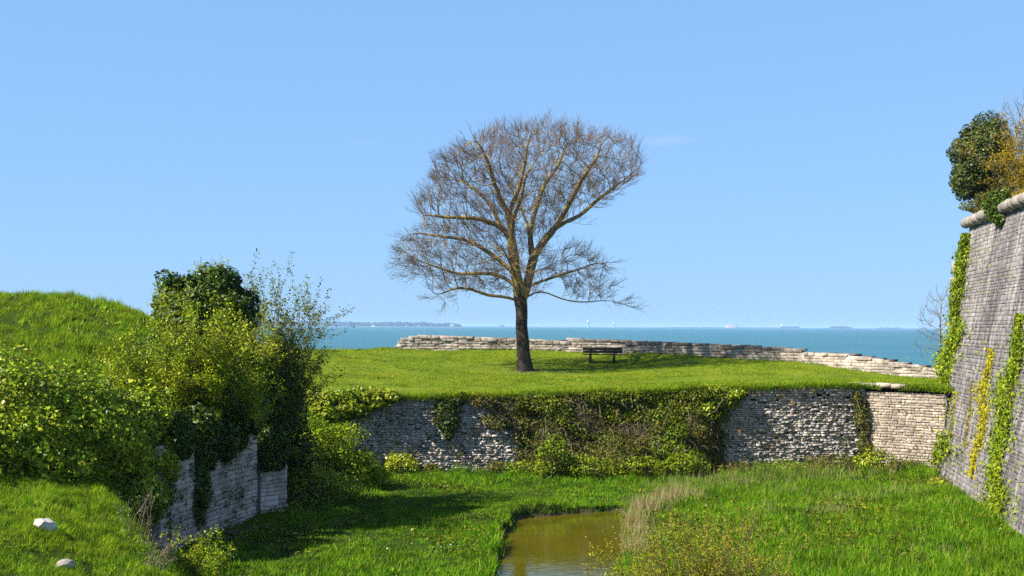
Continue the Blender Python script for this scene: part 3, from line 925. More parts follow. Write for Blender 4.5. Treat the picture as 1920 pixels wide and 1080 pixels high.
# ------------------------------------------------------------------ bushes
def lobes_points(lobes, n, shell=.5, rough=.22, ns=2.2, seed=0, inner=.78):
    r = np.random.default_rng(seed)
    C = np.array([l[0] for l in lobes], float); Rr = np.array([l[1] for l in lobes], float)
    wt = np.array([(a * b + b * c + a * c) for a, b, c in Rr]); wt = wt / wt.sum()
    k = r.choice(len(lobes), n, p=wt)
    d = norm(r.normal(size=(n, 3)))
    base = C[k] + d * Rr[k]
    rad = (1 - shell * r.random(n) ** 1.6) * (1 + rough * snoise(base, ns) + rough * .5 * snoise(base, ns * 3))
    p = C[k] + d * Rr[k] * rad[:, None]
    nn = norm(d / Rr[k])
    keep = np.ones(n, bool)
    for j in range(len(lobes)):
        q = np.linalg.norm((p - C[j]) / Rr[j], axis=1)
        keep &= (k == j) | (q > inner)
    return p[keep], nn[keep]

def bush(name, label, cat, lobes, n, size, mat, base, group=None, twigs=40, seed=0, spread=.8, shell=.5, rough=.22, ns=2.2, clip_ground=None, partname="foliage", flat=.75, stem_mat='stem'):
    root = thing(name, label, cat, base, group)
    p, nn = lobes_points(lobes, n, shell, rough, ns, seed)
    if clip_ground is not None:
        k = p[:, 2] > clip_ground(p[:, 0], p[:, 1]) - .02; p, nn = p[k], nn[k]
    nn = nn + np.array([0, 0, .35])
    V, Q = leaves(p, nn, size, flat, spread, .4)
    part(partname, V, [Q], mat, root)
    if twigs:
        r = np.random.default_rng(seed + 1); mb = MB()
        tgt = p[r.choice(len(p), min(twigs, len(p)), replace=False)]
        b = np.array(base, float)
        for t in tgt:
            s0 = b + (r.normal(size=3) * [.15, .15, 0])
            m1 = (s0 * .5 + t * .5) + r.normal(size=3) * .12
            mb.tube([s0, m1, t + (t - m1) * .12], [.022, .014, .005], 4, False)
        part("stem", *mb.get(), M[stem_mat], root)
    return root

def stem_shrub(name, label, cat, base, stems, leaf_n, size, mat, seed=0, group=None, stem_mat='stem', side=5, leaf_off=.05, thick=.012, bare=.0, gravity=.0, spread=1.0):
    """stems: list of (direction vector, length); leaves sit along the shoots"""
    r = np.random.default_rng(seed); root = thing(name, label, cat, base, group)
    mb = MB(); lp = []
    b = np.array(base, float)
    for d, L, off in stems:
        d = norm(np.array(d, float)); n = 7
        pts = [b + np.array(off, float)]; dd = d.copy()
        for i in range(n):
            dd = norm(dd + r.normal(size=3) * .10 + np.array([0, 0, -gravity])); pts.append(pts[-1] + dd * L / n)
        pts = np.array(pts); mb.tube(pts, np.linspace(thick, thick * .25, n + 1), 4, False)
        segs = [pts]
        for j in range(side):
            k = r.integers(2, n); dv = norm(dd * .8 + r.normal(size=3) * .75 + [0, 0, .2]); l = L * r.uniform(.12, .34)
            q = np.array([pts[k], pts[k] + dv * l * .5, pts[k] + norm(dv + [0, 0, .25 - gravity]) * l])
            mb.tube(q, [thick * .4, thick * .3, thick * .15], 3, False); segs.append(q)
        for q in segs:
            m = max(2, int(leaf_n / (len(stems) * len(segs))))
            t = r.uniform(bare if q is pts else .1, 1, m) * (len(q) - 1)
            i = np.minimum(t.astype(int), len(q) - 2); f = (t - i)[:, None]
            lp.append(q[i] * (1 - f) + q[i + 1] * f + r.normal(size=(m, 3)) * leaf_off)
    lp = np.concatenate(lp)
    V, Q = leaves(lp, r.normal(size=(len(lp), 3)) * .6 + [0, 0, .7], size, .55, spread)
    part("stem", *mb.get(), M[stem_mat], root)
    part("foliage", V, [Q], mat, root)
    return root

def PV(px, py, D): return np.array(P(px, py, D))
def lobe(px, py, D, rx, rz, ry=None):
    """lobe centred at a photo point, radii in metres from photo pixels at that distance"""
    s = D / F
    return (PV(px, py, D), (rx * s, (ry if ry is not None else rx) * s, rz * s))
def gpt(x, y): return (x, y, float(ground_z(np.array([x]), np.array([y]))[0]))

# ivy hedge, lower left
c = P(110, 940, 28.6)
bush("ivy_hedge", "broad glossy ivy hedge in sun covering the bank at lower left", "hedge",
     [lobe(-20, 800, 28.5, 130, 118, 110), lobe(90, 800, 28.8, 120, 108, 100), lobe(190, 815, 29.6, 95, 100, 90), lobe(265, 830, 30.4, 62, 110, 70), lobe(235, 905, 30.0, 70, 85, 60), lobe(120, 880, 29.2, 95, 70, 70), lobe(262, 930, 29.9, 52, 70, 45), lobe(305, 860, 30.5, 34, 60, 40), lobe(190, 930, 29.2, 60, 45, 45)],
     84000, .085, M['ivy'], (c.x, c.y, c.z), twigs=60, seed=31, rough=.27, ns=2.1, spread=.7)
# hanging ivy over the retaining wall
lob = []
for px, py, D, rx, rz in [(300, 900, 30.6, 26, 120), (375, 880, 32.2, 24, 110), (325, 812, 31.0, 44, 44), (368, 800, 32.0, 44, 40), (408, 815, 33.3, 40, 46), (440, 780, 34.2, 40, 34), (468, 765, 35.2, 34, 30), (512, 832, 36.7, 34, 42), (345, 842, 31.3, 20, 28), (392, 856, 32.7, 18, 32), (428, 838, 33.8, 17, 28), (452, 816, 34.6, 15, 24), (478, 800, 35.5, 12, 18), (500, 864, 36.3, 16, 18), (524, 862, 36.6, 13, 20)]:
    lob.append(lobe(px, py, D, rx, rz, 26))
c = P(390, 830, 33.5)
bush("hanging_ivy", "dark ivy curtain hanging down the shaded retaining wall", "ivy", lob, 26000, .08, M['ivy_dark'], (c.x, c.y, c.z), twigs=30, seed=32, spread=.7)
# ruined pier wrapped in ivy
c = P(385, 700, 35.4)
root = bush("ivy_pillar", "tall ruined stone stump wrapped in dark ivy, highest plant on the left bank", "ivy",
     [lobe(325, 575, 35.8, 42, 50), lobe(395, 560, 35.4, 58, 50), lobe(437, 605, 35.2, 48, 75), lobe(450, 690, 35.4, 36, 80), lobe(380, 640, 35.2, 60, 70), lobe(345, 545, 36, 36, 24), lobe(405, 535, 35.3, 44, 26)],
     48000, .095, M['ivy_dark'], (c.x, c.y, c.z), twigs=30, seed=33, rough=.30, ns=3.2, spread=.7)
for k in range(9):                                   # its courses of masonry, seen through gaps in the ivy
    q = P(388 + random.uniform(-4, 4), 700 - k * 13, 35.15); b = MB(); b.box((q.x, q.y, q.z), (.9 - .03 * k, .8, .19), None, .03)
    part("masonry_course", *b.get(), M['stone_cream'], root)
# small shoots at its top
c = P(405, 520, 35.4)
stem_shrub("ivy_shoots", "thin leafy shoots sprouting from the top of the ivy-wrapped stump", "shoots", (c.x, c.y, c.z),
    [((random.uniform(-.7, .7), random.uniform(-.3, .3), 1), random.uniform(.35, .62), (random.uniform(-.4, .35), 0, 0)) for _ in range(16)], 700, .04, M['leaf_spring'], 34, thick=.007)
# bright hawthorn in front of the pillar
c = P(370, 800, 33.6)
st = []
r_ = random.Random(3)
for _ in range(120):
    a = r_.uniform(-1.25, .85)
    st.append(((math.sin(a) * 1.0, r_.uniform(-.75, .25), math.cos(a) * .95), r_.uniform(1.7, 4.15) * (1 - .5 * abs(a - .05)), (r_.uniform(-.9, .7), r_.uniform(-.4, .5), r_.uniform(-.1, .2))))
hw = stem_shrub("hawthorn_bush", "large bright yellow-green bush in front of the ivy-wrapped stump", "bush", (c.x, c.y, c.z), st, 88000, .062, M['leaf_spring'], 35, side=9, leaf_off=.085, thick=.016)
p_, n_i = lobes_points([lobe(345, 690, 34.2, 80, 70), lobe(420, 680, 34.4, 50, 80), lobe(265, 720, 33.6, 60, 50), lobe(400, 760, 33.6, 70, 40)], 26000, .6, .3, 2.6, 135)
V, Q = leaves(p_, n_i + [0, 0, .3], .075, .7, .8, .4); part("inner_shade_leaves", V, [Q], M['ivy_dark'], hw)  # dark leaves added inside, their colour standing in for deep shade within the bush
# low arching sprays at the wall top
c = P(440, 760, 34)
stem_shrub("arching_spray", "leafy arching spray drooping above the retaining wall corner", "bush", (c.x, c.y, c.z),
    [((random.uniform(-1, .9), random.uniform(-1, .2), random.uniform(-.2, .5)), random.uniform(.6, 1.3), (random.uniform(-.5, .4), 0, random.uniform(-.2, .2))) for _ in range(40)], 7000, .06, M['leaf_spring'], 36, gravity=.08)
# tall airy shrub behind
c = P(505, 830, 38)
st = []
for _ in range(95):
    a = r_.uniform(-.30, .40)
    st.append(((math.sin(a), r_.uniform(-.35, .35), math.cos(a)), r_.uniform(1.8, 5.3) * (1 - .6 * max(a, 0)), (r_.uniform(-.5, .5), r_.uniform(-.5, .5), 0)))
stem_shrub("airy_shrub", "tall open shrub with upright twigs against sea and sky, right of the stump", "shrub", (c.x, c.y, c.z), st, 62000, .060, M['leaf_shrub_shade'], 37, side=9, leaf_off=.05, thick=.014, stem_mat='twig_grey', bare=.2)
c = P(530, 860, 40.5)
bush("shaded_bush", "dense dark bush filling the corner below the tall open shrub", "bush",
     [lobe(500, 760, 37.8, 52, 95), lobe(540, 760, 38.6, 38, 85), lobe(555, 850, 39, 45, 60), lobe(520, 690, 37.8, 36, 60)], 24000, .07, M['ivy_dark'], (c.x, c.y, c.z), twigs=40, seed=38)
# plants on the shaded bank
def on_ground(px, py, D):
    p = P(px, py, D); return gpt(p.x, p.y)
lst = [("alexanders_clump", "bright yellow-green flowering clump at the foot of the shaded bank", [(625, 845, 42.5, 52, 50), (668, 870, 42.7, 42, 34), (590, 830, 42, 40, 45), (700, 893, 43, 28, 22)], 15000, 'leaf_lush', .075),
       ("bank_bush", "dark leafy bush on the shaded slope beside the moat path", [(570, 915, 39, 62, 55), (625, 930, 40, 60, 45), (540, 985, 36.6, 48, 40)], 13000, 'ivy_bright', .07),
       ("bank_bush", "shaded bush below the pale pier at the bottom left", [(450, 1040, 33, 80, 48), (380, 1070, 31, 60, 38), (520, 1050, 34, 50, 32)], 13000, 'ivy_bright', .065)]
for i, (nm, lb, lo, n, mt, sz) in enumerate(lst):
    L_ = [lobe(*a) for a in lo]; b0 = gpt(L_[0][0][0], L_[0][0][1])
    bush(nm, lb, "bush", L_, n, sz, M[mt], b0, seed=40 + i, clip_ground=ground_z, rough=.42, ns=3.4)
# weeds in front
c = on_ground(345, 1075, 28)
stem_shrub("leafy_weed", "sunlit leafy weeds at the foot of the shaded retaining wall", "weeds", c,
    [((random.uniform(-.5, .5), random.uniform(-.3, .3), 1), random.uniform(.5, 1.15), (random.uniform(-.75, .95), random.uniform(-.5, .5), -.1)) for _ in range(34)], 3400, .06, M['leaf_lush'], 44, thick=.008)
for i, (px, py, L, lb) in enumerate([(245, 1030, 1.0, "dry seed-headed weed leaning beside the dark hedge"), (270, 1040, 1.25, "tallest dry seed-headed weed at the edge of the near bank")]):
    c = on_ground(px, py, 25.6)
    stem_shrub("dry_weed", lb, "weed", c, [((random.uniform(-.25, .25), 0, 1), L * random.uniform(.7, 1), (random.uniform(-.1, .1), 0, 0)) for _ in range(5)], 110, .035, M['grass_dry'], 46 + i, thick=.008, stem_mat='twig_grey')
c = on_ground(285, 1085, 24)
stem_shrub("bare_weed", "bundle of bare grey stalks at the bottom edge of the near bank", "weed", c, [((random.uniform(.1, .8), random.uniform(-.2, .2), 1), random.uniform(.5, .85), (random.uniform(-.2, .25), 0, -.1)) for _ in range(16)], 60, .03, M['grass_dry'], 49, thick=.009, stem_mat='twig_grey')

# rocks on the near bank
def rock(name, label, px, py, D, size, seed, flat):
    import bmesh
    bm = bmesh.new(); bmesh.ops.create_icosphere(bm, subdivisions=2, radius=1)
    r = np.random.default_rng(seed); pl = [(norm(r.normal(size=3)), r.uniform(.42, .7)) for _ in range(9)]
    for v in bm.verts:
        c = np.array(v.co)
        for n_, d_ in pl:
            k = c @ n_ - d_
            if k > 0: c = c - n_ * k
        c = c * (1 + .05 * snoise(c, 4) + .03 * snoise(c, 11))
        v.co = Vector(c * size)
    me = bpy.data.meshes.new(name); bm.to_mesh(me); bm.free(); me.materials.append(M['rock'])
    p = P(px, py, D); g = gpt(p.x, p.y)
    o = obj(name, me, None, (g[0], g[1], g[2] + size[2] * .45)); o.rotation_euler = (.1, flat, .4)
    return tag(o, label, "rock")
rock("rock", "grey-topped squarish rock, the upper of two on the near bank", 88, 1005, 24.0, (.25, .2, .19), 3, .1)
rock("rock", "small pale pointed rock, the lower of two on the near bank", 122, 1055, 22.6, (.19, .15, .14), 8, -.35)

# ------------------------------------------------------------------ growth on the scarp wall
def wall_leaves(pathfn, n):
    pass
def on_scarp(px, py, out=0.0):
    d = ray(px, py); n = WN; O = Vector((W0.x, W0.y, 0))
    k = O.dot(n) / d.dot(n)
    return np.array(d * k + n * out)
def scarp_bush(name, label, blobs, n, size, mat, seed, cat="ivy", twigs=20, thick=.35):
    lo = []
    for px, py, rx, rz in blobs:
        c = on_scarp(px, py, .12); s = c[1] / F
        lo.append((c, (rx * s, thick, rz * s)))
    b = lo[0][0]
    return bush(name, label, cat, lo, n, size, mat, tuple(b), twigs=twigs, seed=seed, rough=.3, ns=3, clip_ground=ground_z)
scarp_bush("overhanging_ivy", "thick ivy mass spilling over the left end of the rubble wall", [(610, 765, 42, 34), (655, 760, 42, 30), (700, 750, 40, 20), (735, 743, 20, 12), (625, 790, 30, 20)], 16000, .09, M['ivy'], 51, thick=.6)
scarp_bush("wall_ivy", "dark ivy tongue hanging down the middle of the left rubble wall", [(840, 755, 26, 24), (838, 785, 22, 28), (842, 810, 14, 16), (862, 745, 18, 14)], 5200, .075, M['ivy_dark'], 52, thick=.22)
scarp_bush("wall_bramble", "brownish bramble patch hanging right of the dark ivy tongue", [(905, 750, 34, 14), (960, 770, 40, 30), (985, 800, 34, 30), (930, 790, 26, 18)], 5200, .07, M['leaf_bramble'], 53, "bramble", thick=.24)
scarp_bush("corner_bush", "rounded green bush at the top left of the right rubble stretch", [(1345, 745, 40, 22), (1375, 738, 24, 14), (1315, 765, 30, 24), (1310, 800, 18, 20)], 7200, .075, M['ivy'], 54, "bush", thick=.4)
scarp_bush("corner_creeper", "creeper growing up the inner corner beside the cream wall", [(1605, 745, 12, 18), (1612, 780, 14, 30), (1618, 815, 12, 22), (1622, 845, 20, 22)], 3600, .065, M['leaf_bramble'], 55, "creeper", thick=.25)
# brambles over the slumped slope
n = 46000
s_ = rng.uniform(sl0 - .8, sl1 + .6, n); t_ = rng.uniform(0, 1, n)
p = slump_pt(s_, t_); cl = snoise(p, 1.3) + .6 * snoise(p, 3.7)
p = p + np.array(WN) * (rng.random(n) ** 1.5 * (.10 + .22 * np.clip(cl + .5, 0, 1.4)))[:, None]
k = (cl > -.9) | (rng.random(n) < .35); p = p[k]; t_ = t_[k]
rt = thing("bramble_slope", "brown-green tangle of brambles over the slumped middle of the wall", "brambles", T3(Vector(slump_pt(np.array((sl0 + sl1) / 2), np.array(1.0)))))
kk = t_ + .25 * snoise(p, 1.1) < .62
tk = kk & (t_ + .34 * snoise(p, 1.6) < .20)
V, Q = leaves(p[kk & ~tk], np.array(WN) * 1.0 + [0, 0, .4], .07, .6, .9); part("foliage", V, [Q], M['leaf_bramble'], rt)
V, Q = leaves(p[tk] + np.array(WN) * .08, np.array(WN) * .9 + [0, 0, .5], .075, .7, .8); part("ivy_fringe", V, [Q], M['ivy_mid'], rt)
V, Q = leaves(p[~kk], np.array(WN) * .8 + [0, 0, .6], .075, .6, .9); part("undergrowth", V, [Q], M['ivy_bright'], rt)
mb = MB()
for i in range(260):
    a = slump_pt(np.array(random.uniform(sl0 - .5, sl1 + .4)), np.array(random.uniform(0, .75)))
    d = np.array(WN) * random.uniform(.1, .5) + np.array([random.uniform(-.5, .5), 0, random.uniform(-.2, .4)])
    mb.tube([a, a + d * .5, a + d * .8 + [0, 0, -random.uniform(.1, .5)]], [.009, .007, .003], 3, False)
part("stem", *mb.get(), M['twig_grey'], rt)
# shrubs and nettles along the foot of the wall
foot = [(752, 866, 30, 18, 'ivy', "rounded shrub against the foot of the left rubble wall"), (805, 880, 18, 12, 'leaf_bramble', "small brown-green shrub right of the rounded one at the left wall foot"),
        (935, 880, 26, 16, 'leaf_bramble', "brownish shrub under the right end of the left rubble stretch"), (1035, 850, 26, 40, 'ivy_bright', "tall bright leafy shrub at the left edge of the slumped slope"),
        (975, 885, 34, 20, 'leaf_lush', "fresh green nettles at the wall foot left of the slope"), (1115, 875, 44, 20, 'ivy_bright', "wide green shrub at the middle of the slope foot"),
        (1200, 874, 46, 18, 'ivy_bright', "light green bushy patch at the slope foot, right of the middle"), (1275, 870, 30, 20, 'ivy_bright', "leafy shrub at the right foot of the slope"),
        (1375, 880, 44, 14, 'leaf_bramble', "low dark scrub at the left foot of the right rubble stretch"), (1480, 876, 44, 13, 'ivy', "low scrub strip at the middle foot of the right rubble stretch"),
        (1560, 868, 46, 16, 'leaf_bramble', "low brownish scrub near the inner corner of the walls"), (1640, 862, 40, 20, 'ivy', "green scrub at the foot of the inner corner"),
        (1695, 876, 32, 15, 'leaf_bramble', "scrub below the cream wall beside the bastion ivy")]
for i, (px, py, rx, rz, mt, lb) in enumerate(foot):
    D = 45.7 + (px - 650) * .0016 - .5 - (.9 if 1000 < px < 1300 else 0) - (max(0, px - 1620) * .013)
    L_ = [lobe(px, py, D, rx, rz, rx * .7), lobe(px - rx * .5, py + rz * .3, D, rx * .6, rz * .8, rx * .5), lobe(px + rx * .55, py + rz * .25, D, rx * .6, rz * .75, rx * .5)]
    b0 = gpt(L_[0][0][0], L_[0][0][1])
    bush("wall_foot_shrub", lb, "shrub", L_, int(900 + rx * rz * 2.6), .07, M[mt], b0, group="shrubs along the foot of the rubble wall", seed=60 + i, twigs=24, clip_ground=ground_z, rough=.35, ns=3)
# little plants rooted in the joints
def clumps(name, label, places, mat, nl, size):
    ch = []
    for c, n, r0 in places:
        q = c + rng.normal(size=(nl, 3)) * r0 + np.array(n) * abs(rng.normal(size=(nl, 1))) * r0 * .8
        ch.append(leaves(q, np.array(n) + [0, 0, .3], size, .5, .9))
    V, Q = join(ch); o = obj(name, mesh_np(name, V, Q, M[mat])); return tag(o, label, "weeds", None, "stuff")
pl = []
for b in random.sample(scarp_blocks, 330):
    c = np.array(Vector((W0.x, W0.y, ZF + .1)) + WU * b[0] + UP * b[1])
    if snoise(c, .9) > -.4: pl.append((c + np.array(WN) * .05, WN, random.uniform(.03, .085)))
clumps("joint_weeds", "small green weeds rooted in the joints of the rubble wall", pl, 'leaf_bramble', 26, .05)
pl = []
for px, py in [(1395, 742), (1412, 735), (1465, 744), (1483, 755), (1522, 735), (1388, 808), (1310, 845), (1605, 778), (1385, 730), (945, 757), (965, 785), (1180, 805)]:
    pl.append((on_scarp(px, py, .1), WN, .06))
clumps("wallflowers", "yellow wallflowers dotted over the rubble wall", pl, 'flower_yellow', 34, .05)
pl = []
for _ in range(46):
    s, t = random.uniform(.1, RL - .1), random.uniform(.1, 2.7)
    pl.append((np.array(Vector((W1.x, W1.y, ZF + .1)) + RU * s + UP * t + RN * .04), RN, random.uniform(.015, .05)))
clumps("cream_wall_weeds", "tiny weeds spotting the sunlit cream wall", pl, 'leaf_bramble', 14, .045)
pl = []
for _ in range(190):
    s, t = random.uniform(.3, 16), random.uniform(.02, .97)
    pl.append((np.array(BA + BU * s + BV * t + BNv * .04), BNv, random.uniform(.015, .055)))
clumps("bastion_weeds", "small weeds scattered over the joints of the bastion face", pl, 'ivy', 16, .05)

pl = []
for _ in range(90):
    a, b_ = random.uniform(.2, LLEN - .1), random.uniform(.1, 2.5)
    pl.append((np.array(LO + LU * a + UP * b_ + LNv * .04), LNv, random.uniform(.03, .09)))
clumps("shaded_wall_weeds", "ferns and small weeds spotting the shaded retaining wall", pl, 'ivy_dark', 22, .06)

# ------------------------------------------------------------------ ivy on the bastion
def on_bast(px, py, out=0.0):
    d = ray(px, py); k = BA.dot(BNv) / d.dot(BNv)
    return np.array(d * k + BNv * out)
def ivy_strip(label, path, n, mat, size, out, seed, ragged=.25):
    r = np.random.default_rng(seed)
    a = np.array([on_bast(px, py) for px, py, w in path]); w = np.array([w_ for _, _, w_ in path], float)
    L = np.concatenate([[0], np.cumsum(np.linalg.norm(np.diff(a, axis=0), axis=1))])
    # width is measured along the wall: one photo pixel of width at this slant
    t = r.uniform(0, L[-1], n); c = np.stack([np.interp(t, L, a[:, i]) for i in range(3)], 1); ww = np.interp(t, L, w)
    e = np.array([np.linalg.norm(on_bast(px + 1, py) - on_bast(px, py)) for px, py, _ in path]); ee = np.interp(t, L, e)
    side = r.standard_t(4, size=n) * .36
    wob = 1 + ragged * 2.2 * np.sin(t * 3.1 + seed) * np.sin(t * 1.3 + 2 * seed)
    side = side + .45 * np.sin(t * 2.2 + seed * 3) * np.sin(t * .7 + seed)
    p = c - np.array(BU) * (side * ww * ee * wob)[:, None] + np.array(BNv) * (r.random(n) ** 1.3 * out)[:, None]
    root = thing("ivy_strip", label, "ivy", tuple(a[-1]), "ivy strips on the bastion")
    V, Q = leaves(p, np.array(BNv) * 1.2 + [0, 0, .3], size, .8, .7, .6); part("foliage", V, [Q], M[mat], root)
    mb = MB()
    for k in range(4):
        q = np.stack([np.interp(np.linspace(0, L[-1], 14), L, a[:, i]) for i in range(3)], 1) + r.normal(size=(14, 3)) * .05 + np.array(BNv) * .03
        mb.tube(q, .012, 4, False)
    part("stem", *mb.get(), M['stem'], root)
ivy_strip("bright green ivy running up the far corner edge of the bastion", [(1818, 440, 4), (1809, 500, 7), (1801, 560, 9), (1789, 640, 13), (1776, 720, 17), (1761, 800, 21), (1747, 880, 21)], 14000, 'ivy_bright', .10, .30, 71)
ivy_strip("yellow ivy streak in the middle of the bastion face", [(1862, 655, 5), (1850, 720, 10), (1842, 790, 12), (1832, 850, 10), (1824, 895, 5)], 4200, 'ivy_yellow', .075, .10, 72)
ivy_strip("broad green ivy band climbing the bastion near the right edge", [(1918, 590, 8), (1906, 660, 13), (1894, 740, 20), (1882, 820, 24), (1868, 900, 24), (1852, 975, 20)], 11000, 'ivy_bright', .085, .16, 73)
ivy_strip("short thin yellow ivy wisp left of the yellow streak", [(1794, 735, 3), (1789, 780, 6), (1784, 820, 3)], 480, 'ivy_yellow', .06, .06, 74)
ivy_strip("faint thin yellow ivy line beside the yellow streak", [(1826, 715, 3), (1819, 780, 5), (1812, 840, 3)], 480, 'ivy_yellow', .06, .06, 75)
# ivy tuft over the cordon
c = BT + BU * 5.7
bush("cordon_ivy", "dark green ivy tuft spilling over a gap in the rounded cordon", "ivy", [((c.x - .15, c.y, c.z + .35), (.35, .75, .45)), ((c.x - .2, c.y - .3, c.z - .05), (.22, .5, .4))], 3600, .09, M['ivy_dark'], (c.x, c.y, c.z), twigs=10, seed=76)
# plants on top
c = P(1850, 392, 49.6)
bush("evergreen_bush", "rounded dark olive-green bush on the bastion's far corner", "bush",
     [lobe(1832, 300, 49.6, 50, 60), lobe(1850, 262, 49.6, 46, 42), lobe(1815, 335, 49.6, 34, 40), lobe(1868, 310, 49.4, 40, 62)], 46000, .085, M['leaf_olive'], (c.x, c.y, c.z), twigs=90, seed=77, rough=.16, ns=3)
c = P(1948, 380, 44.5)
r_ = random.Random(9)
stem_shrub("golden_shrub", "twiggy golden-brown shrub behind the bastion's cordon at the right edge", "shrub", (c.x, c.y, c.z),
    [((r_.uniform(-.5, .75), r_.uniform(-.4, .5), r_.uniform(.5, 1)), r_.uniform(1.2, 3.2), (r_.uniform(-.55, 1.0), r_.uniform(-.6, .6), 0)) for _ in range(130)], 46000, .06, M['leaf_gold'], 78, stem_mat='twig_grey', side=9, leaf_off=.05, thick=.012)
c = P(1866, 388, 46.4)
bush("cordon_scrub", "low yellow-green scrub along the bastion edge under the dark bush", "scrub", [lobe(1830, 388, 48.4, 30, 12, 40), lobe(1862, 372, 47, 34, 18, 40), lobe(1890, 362, 45, 30, 20, 40)], 5200, .06, M['leaf_bramble'], (c.x, c.y + .8, c.z), twigs=20, seed=79, rough=.3)
# bush at the bastion foot
L_ = [lobe(1765, 918, 42.5, 24, 22), lobe(1752, 930, 42.6, 16, 14), lobe(1780, 935, 42, 14, 12)]
bush("bastion_foot_bush", "small round light green bush at the foot of the bastion", "bush", L_, 4200, .06, M['leaf_lush'], gpt(L_[0][0][0], L_[0][0][1]), seed=80, clip_ground=ground_z)

# yellow-green spindly bush in the foreground right of the water
r_ = random.Random(12)
c = G(1300, 1150, ZF - .05)
st = []
for _ in range(105):
    a = r_.uniform(-1.15, 1.15)
    st.append(((math.sin(a), r_.uniform(-.5, .5), math.cos(a)), r_.uniform(1.0, 2.6) * (1 - .25 * abs(a)), (r_.uniform(-1.3, 1.3), r_.uniform(-.5, .9), 0)))
stem_shrub("spindly_bush", "spindly yellow-green bush with thin straight shoots at the bottom, right of the water", "bush", (c.x, c.y, c.z), st, 30000, .032, M['leaf_yellowgreen'], 81, side=9, leaf_off=.028, thick=.009, stem_mat='stem')
st = [((r_.uniform(-.8, .8), r_.uniform(-.4, .4), 1), r_.uniform(.5, 1.3), (r_.uniform(-1.4, 1.4), r_.uniform(-.3, 1.0), 0)) for _ in range(70)]
stem_shrub("spindly_undergrowth", "yellow-green leafy undergrowth between the shoots of the spindly bush", "bush", (c.x, c.y + .3, c.z), st, 6500, .042, M['leaf_spring'], 82, side=6, leaf_off=.05, thick=.007)

# daisies on the bank by the water
q = G(790, 1035, ZF + .1)
A = np.stack([q.x + rng.normal(size=26) * .5, q.y + rng.normal(size=26) * .35, np.zeros(26)], 1); A[:, 2] = ground_z(A[:, 0], A[:, 1]) + .14
V, Q = leaves(A, np.tile([0, 0, 1.], (26, 1)), .04, 1, .3); tag(obj("daisies", mesh_np("daisies", V, [Q], M['flower_white'])), "tiny white daisies in the grass left of the water", "flowers", None, "stuff")

#TREE
# ------------------------------------------------------------------ the bare tree
TB = PV(985, 695, 61.5); SC = 61.5 / F
def tp(zx, zy, y=0.0):
    """point on the tree from photo pixels, y metres in depth"""
    return np.array([(zx - 985) * SC, y, (695 - zy) * SC])
def zz_(x, y): return (700 + x / 2.077, 180 + y / 2.077)

